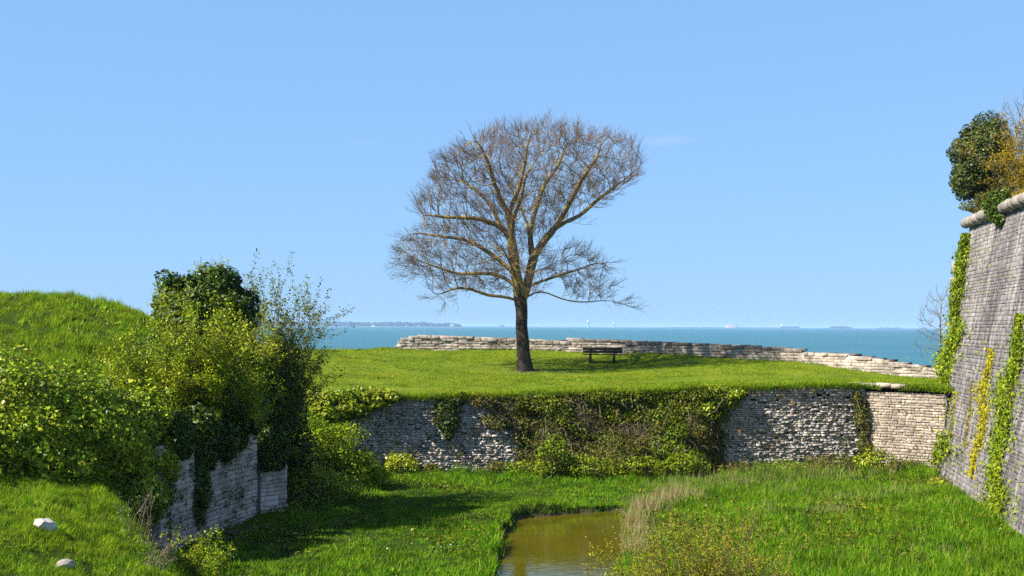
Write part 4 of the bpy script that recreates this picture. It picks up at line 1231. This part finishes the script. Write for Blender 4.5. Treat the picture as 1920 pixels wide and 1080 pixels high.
class Tree:
    def __init__(s, seed): s.p = []; s.par = []; s.r = np.random.default_rng(seed)
    def chain(s, pts, start=None, step=.28):
        pts = np.asarray(pts, float)
        if start is not None:
            d = np.linalg.norm(np.array(s.p) - pts[0], axis=1); last = int(d.argmin())
        else:
            s.p.append(pts[0]); s.par.append(-1); last = 0
        # smooth resample (Catmull-Rom)
        P_ = np.concatenate([[2 * pts[0] - pts[1]], pts, [2 * pts[-1] - pts[-2]]])
        for i in range(1, len(P_) - 2):
            n = max(1, int(np.linalg.norm(P_[i + 1] - P_[i]) / step))
            for k in range(1, n + 1):
                t = k / n; a, b, c, d = P_[i - 1:i + 3]
                q = .5 * ((2 * b) + (c - a) * t + (2 * a - 5 * b + 4 * c - d) * t * t + (3 * b - a - 3 * c + d) * t ** 3)
                s.p.append(q + s.r.normal(size=3) * .02); s.par.append(last); last = len(s.p) - 1
    def grow(s, A, di, dk, step, iters, up=.1, jit=.12, root_min=0):
        p = np.array(s.p); par = list(s.par)
        A = np.asarray(A); near = np.full(len(A), -1); nd = np.full(len(A), 1e9)
        def upd(lo, hi):
            for a in range(lo, hi, 400):
                b = min(hi, a + 400)
                d = np.linalg.norm(A[:, None] - p[None, a:b], axis=2); j = d.argmin(1); dm = d[np.arange(len(A)), j]
                k = dm < nd; nd[k] = dm[k]; near[k] = j[k] + a
        upd(root_min, len(p))
        nch = {}
        for it in range(iters):
            act = nd < di
            if not act.any(): break
            idx = near[act]; dirs = norm(A[act] - p[idx])
            acc = np.zeros((len(p), 3)); np.add.at(acc, idx, dirs)
            ids = np.unique(idx)
            ids = np.array([i for i in ids if nch.get(int(i), 0) < 3])
            if len(ids) == 0: break
            # keep some of the parent's heading
            pr = np.array([par[i] if par[i] >= 0 else i for i in ids])
            head = norm(p[ids] - p[pr] + 1e-9)
            d = norm(norm(acc[ids]) + .45 * head + s.r.normal(size=(len(ids), 3)) * jit + [0, 0, up])
            new = p[ids] + d * step * s.r.uniform(.8, 1.2, (len(ids), 1))
            lo = len(p); p = np.concatenate([p, new]); par += ids.tolist()
            for i in ids: nch[int(i)] = nch.get(int(i), 0) + 1
            upd(lo, len(p))
            ok = nd > dk; A = A[ok]; near = near[ok]; nd = nd[ok]
            if len(A) == 0: break
        s.p = list(p); s.par = par
    def finish(s, tip, expo, smooth=3):
        p = np.array(s.p); par = np.array(s.par); n = len(p)
        ch = [[] for _ in range(n)]
        for i in range(n):
            if par[i] >= 0: ch[par[i]].append(i)
        rp = np.zeros(n); cnt = np.zeros(n)
        for i in range(n - 1, -1, -1):
            if not ch[i]: rp[i] = tip ** expo; cnt[i] = 1
            if par[i] >= 0: rp[par[i]] += rp[i]; cnt[par[i]] += cnt[i]
        s.rad = rp ** (1 / expo); s.cnt = cnt; s.ch = ch
        chains = []; stack = [(0, -1)]
        while stack:
            i, pa = stack.pop(); c = [pa] if pa >= 0 else []
            while True:
                c.append(i)
                if not ch[i]: break
                k = sorted(ch[i], key=lambda j: -rp[j])
                for j in k[1:]: stack.append((j, i))
                i = k[0]
            chains.append(c)
        q = p.copy()
        for _ in range(smooth):
            for c in chains:
                if len(c) > 2:
                    c = np.array(c); q[c[1:-1]] = .5 * q[c[1:-1]] + .25 * (q[c[:-2]] + q[c[2:]])
        s.q = q; s.chains = chains; s.parr = par
        return s

def lobe_sample(lobes, n, r, shell=.0):
    out = []
    vol = np.array([a * b * c for _, (a, b, c) in lobes]) ** .85; vol = vol / vol.sum()
    for (c, R), v in zip(lobes, vol):
        m = int(n * v); d = norm(r.normal(size=(m, 3))); k = r.random(m) ** (1 / 3.6)
        out.append(c + d * np.array(R) * k[:, None])
    return np.concatenate(out)

t = Tree(5)
S = lambda L, y0=0, y1=0: [tp(*zz_(a, b), y0 + (y1 - y0) * i / max(1, len(L) - 1)) for i, (a, b) in enumerate(L)]
t.chain(S([(592, 1062), (584, 1000), (578, 920), (576, 850), (574, 800)]))
t.chain(S([(574, 805), (562, 730), (548, 650), (538, 570), (530, 500), (532, 440), (552, 395), (574, 330), (588, 250), (600, 160)], 0, -.6), 1)      # central stem
t.chain(S([(580, 800), (600, 720), (616, 635), (606, 545), (620, 470), (642, 400), (662, 345), (690, 300), (730, 250), (750, 170)], 0, .7), 1)    # right stem
t.chain(S([(616, 632), (675, 550), (735, 492), (800, 465), (865, 405), (940, 345), (1000, 300), (1050, 255)], .1, .9), 1)                         # big right limb
t.chain(S([(740, 490), (785, 486), (825, 497)], .3, .5), 1)
t.chain(S([(700, 525), (750, 440), (778, 380), (805, 330), (850, 270), (890, 180)], .2, -1.6), 1)
t.chain(S([(540, 575), (500, 512), (445, 492), (380, 478), (300, 478), (200, 470)], 0, -.8), 1)                                                   # left mid limb
t.chain(S([(500, 512), (452, 420), (400, 365), (340, 325), (265, 300)], 0, 1.3), 1)
t.chain(S([(530, 470), (480, 380), (455, 300), (420, 220), (385, 170)], -.2, -1.8), 1)
t.chain(S([(560, 800), (520, 782), (440, 780), (390, 755), (330, 745), (280, 770), (240, 800)], 0, -.9), 1)                                       # low left limb
t.chain(S([(562, 760), (510, 705), (455, 690), (395, 690), (330, 695), (260, 670), (180, 640), (100, 595)], 0, 1.2), 1)
t.chain(S([(552, 690), (490, 640), (430, 600), (370, 565), (280, 550), (180, 535), (110, 540)], 0, .2), 1)
t.chain(S([(585, 800), (630, 758), (680, 765), (730, 790), (790, 800), (860, 798), (930, 795), (1000, 822)], 0, .4), 1)                           # low right limb
t.chain(S([(600, 740), (650, 720), (720, 700), (790, 680), (860, 650), (920, 650)], 0, -1.2), 1)
t.chain(S([(608, 690), (660, 670), (720, 640), (790, 600)], 0, 1.4), 1)
# limbs running towards and away from the viewer
t.chain(S([(570, 780), (560, 720), (530, 660), (500, 600)], 0, -2.6), 1)
t.chain(S([(580, 790), (600, 700), (640, 620), (680, 560)], 0, 1.9), 1)
t.chain(S([(545, 600), (540, 500), (570, 420), (590, 330)], 0, -2.8), 1)
t.chain(S([(606, 560), (590, 480), (560, 400), (520, 320)], 0, 2.0), 1)
nskel = len(t.p)
def tl(px, py, rx, rz, ry, y=0): return (tp(px, py, y * .7 - .5), (rx * SC, ry * .74 * SC, rz * SC))
TLOB = [tl(1000, 325, 162, 86, 150), tl(1100, 310, 105, 66, 105, .6), tl(1150, 305, 58, 48, 60, .9), tl(905, 350, 100, 80, 120, -.2), tl(850, 395, 75, 55, 100), tl(845, 478, 96, 62, 120),
        tl(900, 490, 70, 60, 130), tl(790, 475, 46, 36, 60, .3), tl(860, 535, 50, 22, 60, -.6), tl(1075, 500, 70, 34, 85), tl(1095, 540, 58, 22, 50, .2), tl(1020, 268, 105, 36, 90), tl(985, 400, 80, 55, 130), tl(1120, 372, 34, 22, 50, .6), tl(980, 500, 50, 60, 110), tl(830, 560, 34, 14, 40, -.7), tl(1150, 560, 40, 12, 30, .3), tl(770, 500, 34, 30, 40)]
A = lobe_sample(TLOB, 7400, t.r)
t.grow(A, 2.2, .27, .19, 80, up=.10, jit=.22, root_min=22)
t.finish(.0085, 2.05, 2)
print("tree nodes", len(t.p))

def tube_chain(mb, T, c, scale=1.0, rmin=.007, flare=False):
    pts = T.q[c]; rad = T.rad[c].copy()
    if len(c) > 1 and T.parr[c[1]] == c[0] and c[0] != 0: rad[0] = rad[1]
    rad = np.maximum(rad * scale, rmin)
    n = 10 if rad.max() > .12 else 6 if rad.max() > .04 else 4 if rad.max() > .015 else 3
    V, Q = tube(pts, rad, n); mb.add(V, Q)

tree = thing("bare_tree", "lone leafless tree with wide spreading twiggy crown on the lawn", "tree", tuple(TB))
# scale girth so that the bole is about 0.66 m thick
sc = .31 / t.rad[6]
def girth(i): return t.rad[i] * (sc ** np.clip((np.log(t.rad[i] / .0085)) / np.log(t.rad[6] / .0085), 0, 1))
t.rad = np.array([girth(i) for i in range(len(t.p))])
t.rad = t.rad * (1 + .28 * np.clip((t.rad - .02) / .06, 0, 1) * (t.rad < .26))
main = t.chains[0]
bole = [i for i in main if t.q[i][2] < 3.9]
# trunk with root flare and uneven bark
pts = t.q[bole]; n = 22
ht = pts[:, 2] - pts[0, 2]
rad = np.interp(ht, [0, .25, .7, 1.8, 2.6, 3.3, 3.9], [.415, .355, .32, .285, .275, .30, .26])
pts[0, 2] -= .15
V, Q = tube(pts, rad, n)
ctr = np.repeat(pts, n, axis=0); d = V - ctr
ang = np.tile(np.arange(n), len(pts)) * 2 * math.pi / n; hz = np.repeat(ht, n)
V = ctr + d * (1 + .06 * np.sin(ang * 5 + hz * 1.2) + .10 * np.exp(-hz * 4) * np.sin(ang * 4 + 1) + .03 * snoise(V, 6))[:, None]
obj("trunk", mesh_np("trunk", V, [Q], M['bark'], True), tree)
rest = MB()
skel = set(range(nskel))
for c in t.chains:
    if c is main:
        c = [i for i in c if t.q[i][2] > 3.3]
    if t.rad[c[min(1, len(c) - 1)]] > .075:
        # a limb keeps its stout part, its thin end goes with the crown
        k = max(3, next((j for j, i in enumerate(c) if j > 0 and t.rad[i] < .035), len(c)))
        mb = MB(); tube_chain(mb, t, c[:k + 1]); V, Q = mb.get()
        obj("limb", mesh_np("limb", V, Q, M['branch'], True), tree)
        if k + 1 < len(c): tube_chain(rest, t, c[k:])
    elif len(c) > 1:
        tube_chain(rest, t, c)
V, Q = rest.get()
crown = obj("crown", mesh_np("crown", V, Q, M['branch'], True), tree)

def twig_cloud(T, cand, per, L0, L1, r, rad, centre, up=.55, out=.5, forks=2):
    """fine curved shoots on the thin branches, as three-sided tapering tubes"""
    idx = np.repeat(cand, per); n = len(idx)
    par = T.parr[idx]; hd = norm(T.q[idx] - T.q[np.maximum(par, 0)] + 1e-9)
    o = T.q[idx] - centre; o = norm(o)
    d0 = norm(hd * .8 + o * out + [0, 0, up * .5] + r.normal(size=(n, 3)) * .34)
    L = r.uniform(L0, L1, n)
    segs = []
    def strand(b, d, L, rad0, k=3):
        pts = [b]; dd = d
        for i in range(k):
            dd = norm(dd + [0, 0, up * .22] + r.normal(size=d.shape) * .07)
            pts.append(pts[-1] + dd * (L / k)[:, None])
        return np.stack(pts, 1), np.linspace(rad0, rad0 * .45, k + 1), dd
    S1, rd, dd = strand(T.q[idx], d0, L, rad); segs.append((S1, rd))
    for f in range(forks):
        k = 1 + f % 2
        d2 = norm(norm(S1[:, k + 1] - S1[:, k]) + r.normal(size=(n, 3)) * .55)
        segs.append(strand(S1[:, k], d2, L * r.uniform(.35, .65, n), rad * .75, 2)[:2])
    Vs, Qs, kk = [], [], 0
    for S1, rd in segs:
        n, m, _ = S1.shape
        tan = norm(np.gradient(S1, axis=1)); a = norm(np.cross(tan, [.3, .9, .35])); b = np.cross(tan, a)
        ring = np.stack([a * math.cos(x) + b * math.sin(x) for x in (0, 2.094, 4.189)], 2)
        V = S1[:, :, None] + ring * rd[None, :, None, None]
        base = (np.arange(n) * m * 3)[:, None, None]; i = (np.arange(m - 1) * 3)[None, :, None]; j = np.arange(3)[None, None]; j2 = (j + 1) % 3
        Q = np.stack([base + i + j, base + i + j2, base + i + 3 + j2, base + i + 3 + j], -1).reshape(-1, 4)
        Vs.append(V.reshape(-1, 3)); Qs.append(Q + kk); kk += n * m * 3
    return np.concatenate(Vs), np.concatenate(Qs)
cand = np.array([i for i in range(22, len(t.p)) if t.cnt[i] <= 3 and t.par[i] >= 0])
inner = np.min([np.linalg.norm((t.q[cand] - c) / np.array(R), axis=1) for c, R in TLOB], axis=0)
cand = np.concatenate([cand[inner > .62], cand[(inner > .62) & (t.r.random(len(cand)) < .35)], cand[(inner <= .62) & (t.r.random(len(cand)) < .28)]])
V, Q = twig_cloud(t, cand, 2, .34, .82, t.r, .0072, np.array(tp(985, 470)), .45, .7)
print("twig candidates", len(cand), len(V))
obj("twigs", mesh_np("twigs", V, [Q], M['twig']), tree)

# smaller bare trees at the right
def small_tree(label, base, lobes, trunk, n, seed, mat, tip=.008, tw=(.2, .5)):
    T = Tree(seed); b = np.array(base)
    T.chain([np.array(q) - b for q in trunk], step=.2)
    A = lobe_sample([(c - b, R) for c, R in lobes], n, T.r)
    T.grow(A, 2.6, .22, .17, 50, up=.12, jit=.15)
    T.finish(tip, 2.3)
    root = thing("small_bare_tree", label, "tree", tuple(b))
    mb = MB(); tube_chain(mb, T, T.chains[0], 1.0); obj("trunk", mesh_np("trunk", *mb.get(), M[mat], True), root)
    mb = MB()
    for c in T.chains[1:]:
        if len(c) > 1: tube_chain(mb, T, c)
    obj("crown", mesh_np("crown", *mb.get(), M[mat], True), root)
    cand = np.array([i for i in range(3, len(T.p)) if T.cnt[i] <= 2])
    V, Q = twig_cloud(T, cand, 1, tw[0], tw[1], T.r, .007, T.q.mean(0))
    obj("twigs", mesh_np("twigs", V, [Q], M[mat]), root)
D = 58
bz = P(1768, 700, D)
small_tree("small leafless tree behind the bastion corner, its twigs against the sea", tuple(bz), [lobe(1760, 600, D, 42, 50), lobe(1745, 640, D, 30, 36), lobe(1775, 570, D, 26, 32)],
           [P(1768, 700, D), P(1767, 670, D), P(1762, 640, D), P(1763, 610, D)], 260, 91, 'twig_grey')
D = 46.5
bz = P(1905, 330, D)
small_tree("thin bare twigs rising above the golden shrub on the bastion", tuple(bz), [lobe(1895, 225, D, 32, 38), lobe(1925, 215, D, 28, 44)], [P(1905, 360, D), P(1904, 300, D), P(1900, 260, D)], 150, 92, 'twig_grey')

# ------------------------------------------------------------------ bench
bx0 = P(1092, 680, 64.6); bx1 = P(1166, 681, 64.6)
bc = (bx0 + bx1) / 2; W = (bx1 - bx0).length
bz = float(lawn_z(np.array([bc.x]), np.array([bc.y]))[0])
bench = thing("park_bench", "dark wooden slatted bench facing the sea beside the bare tree", "bench", (bc.x, bc.y, bz))
def bpart(name, boxes, rot=None):
    b = MB()
    for c, s, ax in boxes: b.box(c, s, ax)
    V, Q = b.get(); return obj(name, mesh_np(name, V, Q, M['wood_bench']), bench)
tl_ = np.array([[1, 0, 0], [0, .17, .985], [0, .985, -.17]])
for z, y in ((.70, -.30), (.555, -.27)):
    bpart("back_slat", [((0, y, z), (W, .04, .115), None)])
for y in (-.16, 0, .16):
    bpart("seat_slat", [((0, y, .42), (W, .135, .045), None)])
for sx in (-.30, .30):
    bpart("leg", [((sx * W, -.235, .375), (.10, .085, .79), None)])
    bpart("leg", [((sx * W, .19, .19), (.10, .085, .44), None)])
    bpart("bearer", [((sx * W, -.02, .37), (.08, .50, .06), None)])
    a = np.array([[1, 0, 0], [0, .77, .64], [0, -.64, .77]])
    bpart("brace", [((sx * W, -.10, .50), (.06, .30, .05), a)])

# ------------------------------------------------------------------ far things over the water
def FP(px, py, D):
    p = P(px, py, D); return np.array([p.x, p.y, p.z])
SEAZ = ZSEA - .6
DI = 7000.0
xs = np.linspace(P(500, 600, DI).x, P(862, 600, DI).x, 90)
r = np.random.default_rng(4)
top = 4 + 0 * xs
ys = np.array([DI, DI + 30, DI + 220, DI + 300])
Vv = []
for j, y in enumerate(ys):
    for x in xs: Vv.append([x, y, SEAZ + [-.5, 3.0, 5.0, -.5][j]])
ii = np.arange(3)[:, None] * 90 + np.arange(89)[None]
isl = obj("island", mesh_np("island", Vv, [np.stack([ii, ii + 1, ii + 91, ii + 90], -1).reshape(-1, 4)], M['far_land'])); isl["kind"] = "structure"
import bmesh
bm = bmesh.new(); bmesh.ops.create_icosphere(bm, subdivisions=1, radius=1)
iv = np.array([v.co[:] for v in bm.verts]); itr = np.array([[v.index for v in f.verts] for f in bm.faces]); bm.free()
ch = []
hprof = lambda px: np.interp(px, [500, 575, 640, 690, 740, 770, 790, 805, 812, 840, 858, 862], [26, 26, 25, 22, 26, 22, 25, 22, 18, 20, 15, 6])
for k in range(620):
    x = r.uniform(xs[0] + 2, xs[-1] - 6); px = 960 + F * x / DI; y = DI + r.uniform(35, 210)
    h = hprof(px) * r.uniform(.72, 1.08); w = r.uniform(7, 13)
    v = iv * [w, w, h * .55] * (1 + r.normal(size=(len(iv), 1)) * .12) + [x, y, SEAZ + 2 + h * .48]
    ch.append((v, itr))
V, Q = join(ch)
tag(obj("island_wood", mesh_np("island_wood", V, Q, M['far_wood'])), "long wooded island on the horizon at left", "wood", None, "stuff")
def far_house(label, px, w, h, D, name="house", cat="house", group="white houses on the wooded island", roof='slate', base=0.0):
    p = P(px, 608, D); root = thing(name, label, cat, (p.x, p.y, SEAZ + base), group)
    b = MB(); b.box((0, 0, h / 2), (w, w * .6, h)); obj("wall", mesh_np("wall", *b.get(), M['white_paint']), root)
    rh = h * .4
    V = [[-w / 2 - .4, -w * .33, h], [w / 2 + .4, -w * .33, h], [w / 2 + .4, w * .33, h], [-w / 2 - .4, w * .33, h], [-w / 2, 0, h + rh], [w / 2, 0, h + rh]]
    obj("roof", mesh_np("roof", V, [[[0, 1, 5, 4], [2, 3, 4, 5], [3, 2, 1, 0]], [[0, 4, 3], [1, 2, 5]]], M[roof]), root)
    for k in (-.3, 0, .3):
        wb = MB(); wb.box((k * w, -w * .3 - .1, h * .5), (w * .12, .25, h * .3))
        obj("window", mesh_np("window", *wb.get(), M['slate']), root)
for px, w, h, lb in [(571, 14, 9, "white house at the left end of the wooded island, by the shrub"), (606, 11, 9, "white house second from the left on the island shore"), (612, 8, 7, "tiny white house just right of the second island house"), (652, 9, 5, "low pale house on the island left of the boat"),
                     (763, 12, 6, "low pale house on the island right of the boat"), (785, 8, 7, "small pale house on the right half of the island"), (849, 22, 14, "largest white house at the right tip of the island")]:
    far_house(lb, px, w, h, DI - 12, base=.3)
# boat
p = P(702, 609, 5200)
boat = thing("fishing_boat", "white fishing boat on the water in front of the island", "boat", (p.x, p.y, SEAZ))
L = 24
V = []
for x, wd, z0, z1 in [(-12, 2.6, 0, 3.4), (-6, 3.4, -.5, 3.0), (2, 3.4, -.5, 3.2), (8, 2.2, -.4, 4.2), (12.5, .15, .5, 5.4)]:
    V += [[x, -wd, z1], [x, -wd * .6, z0], [x, wd * .6, z0], [x, wd, z1]]
Q = [[4 * i + k, 4 * i + 4 + k, 4 * i + 4 + (k + 1) % 4, 4 * i + (k + 1) % 4] for i in range(4) for k in range(4)] + [[0, 1, 2, 3], [19, 18, 17, 16]]
obj("hull", mesh_np("hull", V, [np.array(Q)], M['white_paint']), boat)
b = MB(); b.box((-3, 0, 5.2), (9, 4.6, 4.6)); b.box((-1.5, 0, 8.4), (5, 3.6, 2.2)); obj("cabin", mesh_np("cabin", *b.get(), M['white_paint']), boat)
for wc, ws in (((-1, -2.4, 5.6), (6, .2, 1.2)), ((-1.5, -1.9, 8.6), (4, .2, .9))):
    b = MB(); b.box(wc, ws); obj("window", mesh_np("window", *b.get(), M['slate']), boat)
b = MB(); b.tube([(-2, 0, 8), (-2, 0, 19)], .45, 6); obj("mast", mesh_np("mast", *b.get(), M['white_paint']), boat)
# towers
def tower(label, px, r0, h, D):
    p = P(px, 610, D); root = thing("water_tower", label, "tower", (p.x, p.y, SEAZ), "white towers on the horizon")
    b = MB(); b.tube([(0, 0, -1), (0, 0, h * .72), (0, 0, h * .74)], [r0 * .8, r0 * .72, r0], 14); obj("shaft", mesh_np("shaft", *b.get(), M['white_paint'], False), root)
    b = MB(); b.tube([(0, 0, h * .74), (0, 0, h * .95), (0, 0, h)], [r0, r0, r0 * .75], 14); obj("tank", mesh_np("tank", *b.get(), M['white_paint'], False), root)
tower("larger white tower on the horizon right of the tree trunk", 1103, 9, 46, 8500)
tower("smaller white tower on the horizon, right of the larger one", 1151, 6, 33, 8500)
# low buildings and shores farther right
far_house("long low white building on the horizon left of the tree trunk", 939, 46, 9, 8500, "warehouse", "building", None)
p = P(1373, 610, 8500)
fort = thing("sea_fort", "low oval stone fort on the horizon at right", "fort", (p.x, p.y, SEAZ))
b = MB(); th_ = np.linspace(0, 2 * math.pi, 33)[:-1]
for (rx, ry, z0, z1, nm, mt) in [(48, 20, -1, 15, "wall", 'fort_stone'), (36, 14, 15, 21, "upper_wall", 'fort_stone'), (8, 6, 21, 25, "turret", 'fort_stone')]:
    Vv = [[rx * math.cos(a), ry * math.sin(a), z] for z in (z0, z1) for a in th_]
    Qv = [[i, (i + 1) % 32, 32 + (i + 1) % 32, 32 + i] for i in range(32)]
    Tv = [[32, 32 + i, 32 + i + 1] for i in range(1, 31)]
    obj(nm, mesh_np(nm, Vv, [np.array(Qv), np.array(Tv)], M[mt]), fort)
p = P(1480, 610, 8500)
ship = thing("cargo_ship", "blue-hulled ship low on the horizon right of the sea fort", "ship", (p.x, p.y, SEAZ))
V = []
for x, wd, z0, z1 in [(-62, 8, 0, 13), (-30, 10, -1, 12), (35, 10, -1, 12), (58, 6, 0, 14), (66, .5, 3, 15)]:
    V += [[x, -wd, z1], [x, -wd * .8, z0], [x, wd * .8, z0], [x, wd, z1]]
obj("hull", mesh_np("hull", V, [np.array(Q[:0] if False else [[4 * i + k, 4 * i + 4 + k, 4 * i + 4 + (k + 1) % 4, 4 * i + (k + 1) % 4] for i in range(4) for k in range(4)] + [[0, 1, 2, 3], [19, 18, 17, 16]])], M['ship_blue']), ship)
b = MB(); b.box((44, 0, 17), (3, 3, 12)); obj("mast", mesh_np("mast", *b.get(), M['white_paint']), ship)
b = MB(); b.box((-48, 0, 18), (14, 14, 14)); obj("deckhouse", mesh_np("deckhouse", *b.get(), M['white_paint']), ship)
def shore(label, px0, px1, h, D, seed):
    r = np.random.default_rng(seed); a = P(px0, 610, D).x; b_ = P(px1, 610, D).x; ch = []
    for k in range(int(abs(px1 - px0) * 1.6)):
        x = r.uniform(a, b_); e = min(1, min(x - a, b_ - x) / (.12 * (b_ - a)) + .25); hh = h * r.uniform(.6, 1) * e; w = r.uniform(10, 22)
        ch.append((iv * [w, w, hh * .6] + [x, D + r.uniform(0, 80), SEAZ + hh * .45], itr))
    V, Q = join(ch); return tag(obj("distant_shore", mesh_np("distant_shore", V, Q, M['far_wood'])), label, "shore", None, "stuff")
shore("low wooded islet on the horizon right of the ship", 1560, 1597, 17, 8800, 5)
shore("faint strip of far coast at the right end of the horizon", 1650, 1692, 9, 9500, 6)
shore("thin line of far coast between the fort and the towers", 1236, 1470, 5, 9500, 7)

# ------------------------------------------------------------------ haze over the sea
hz = MB(); zb, zt_ = SEAZ - 1.5, 26.0
hz.box((0, 0, (zb + zt_) / 2), (100000, 100000, zt_ - zb))
hm = bpy.data.materials.new("haze"); hm.use_nodes = True; hn = hm.node_tree
for nd in list(hn.nodes):
    if nd.type == 'BSDF_PRINCIPLED': hn.nodes.remove(nd)
pv = hn.nodes.new("ShaderNodeVolumePrincipled")
pv.inputs["Color"].default_value = (.42, .67, 1.0, 1)
pv.inputs["Density"].default_value = 0.95e-4
pv.inputs["Anisotropy"].default_value = 0.0
hn.links.new(pv.outputs[0], hn.nodes["Material Output"].inputs["Volume"])
hz_o = obj("haze", mesh_np("haze", *hz.get(), hm), loc=(0, 0, 0))
hz_o["kind"] = "stuff"
hz_o["label"] = "thin blue sea haze in the air"
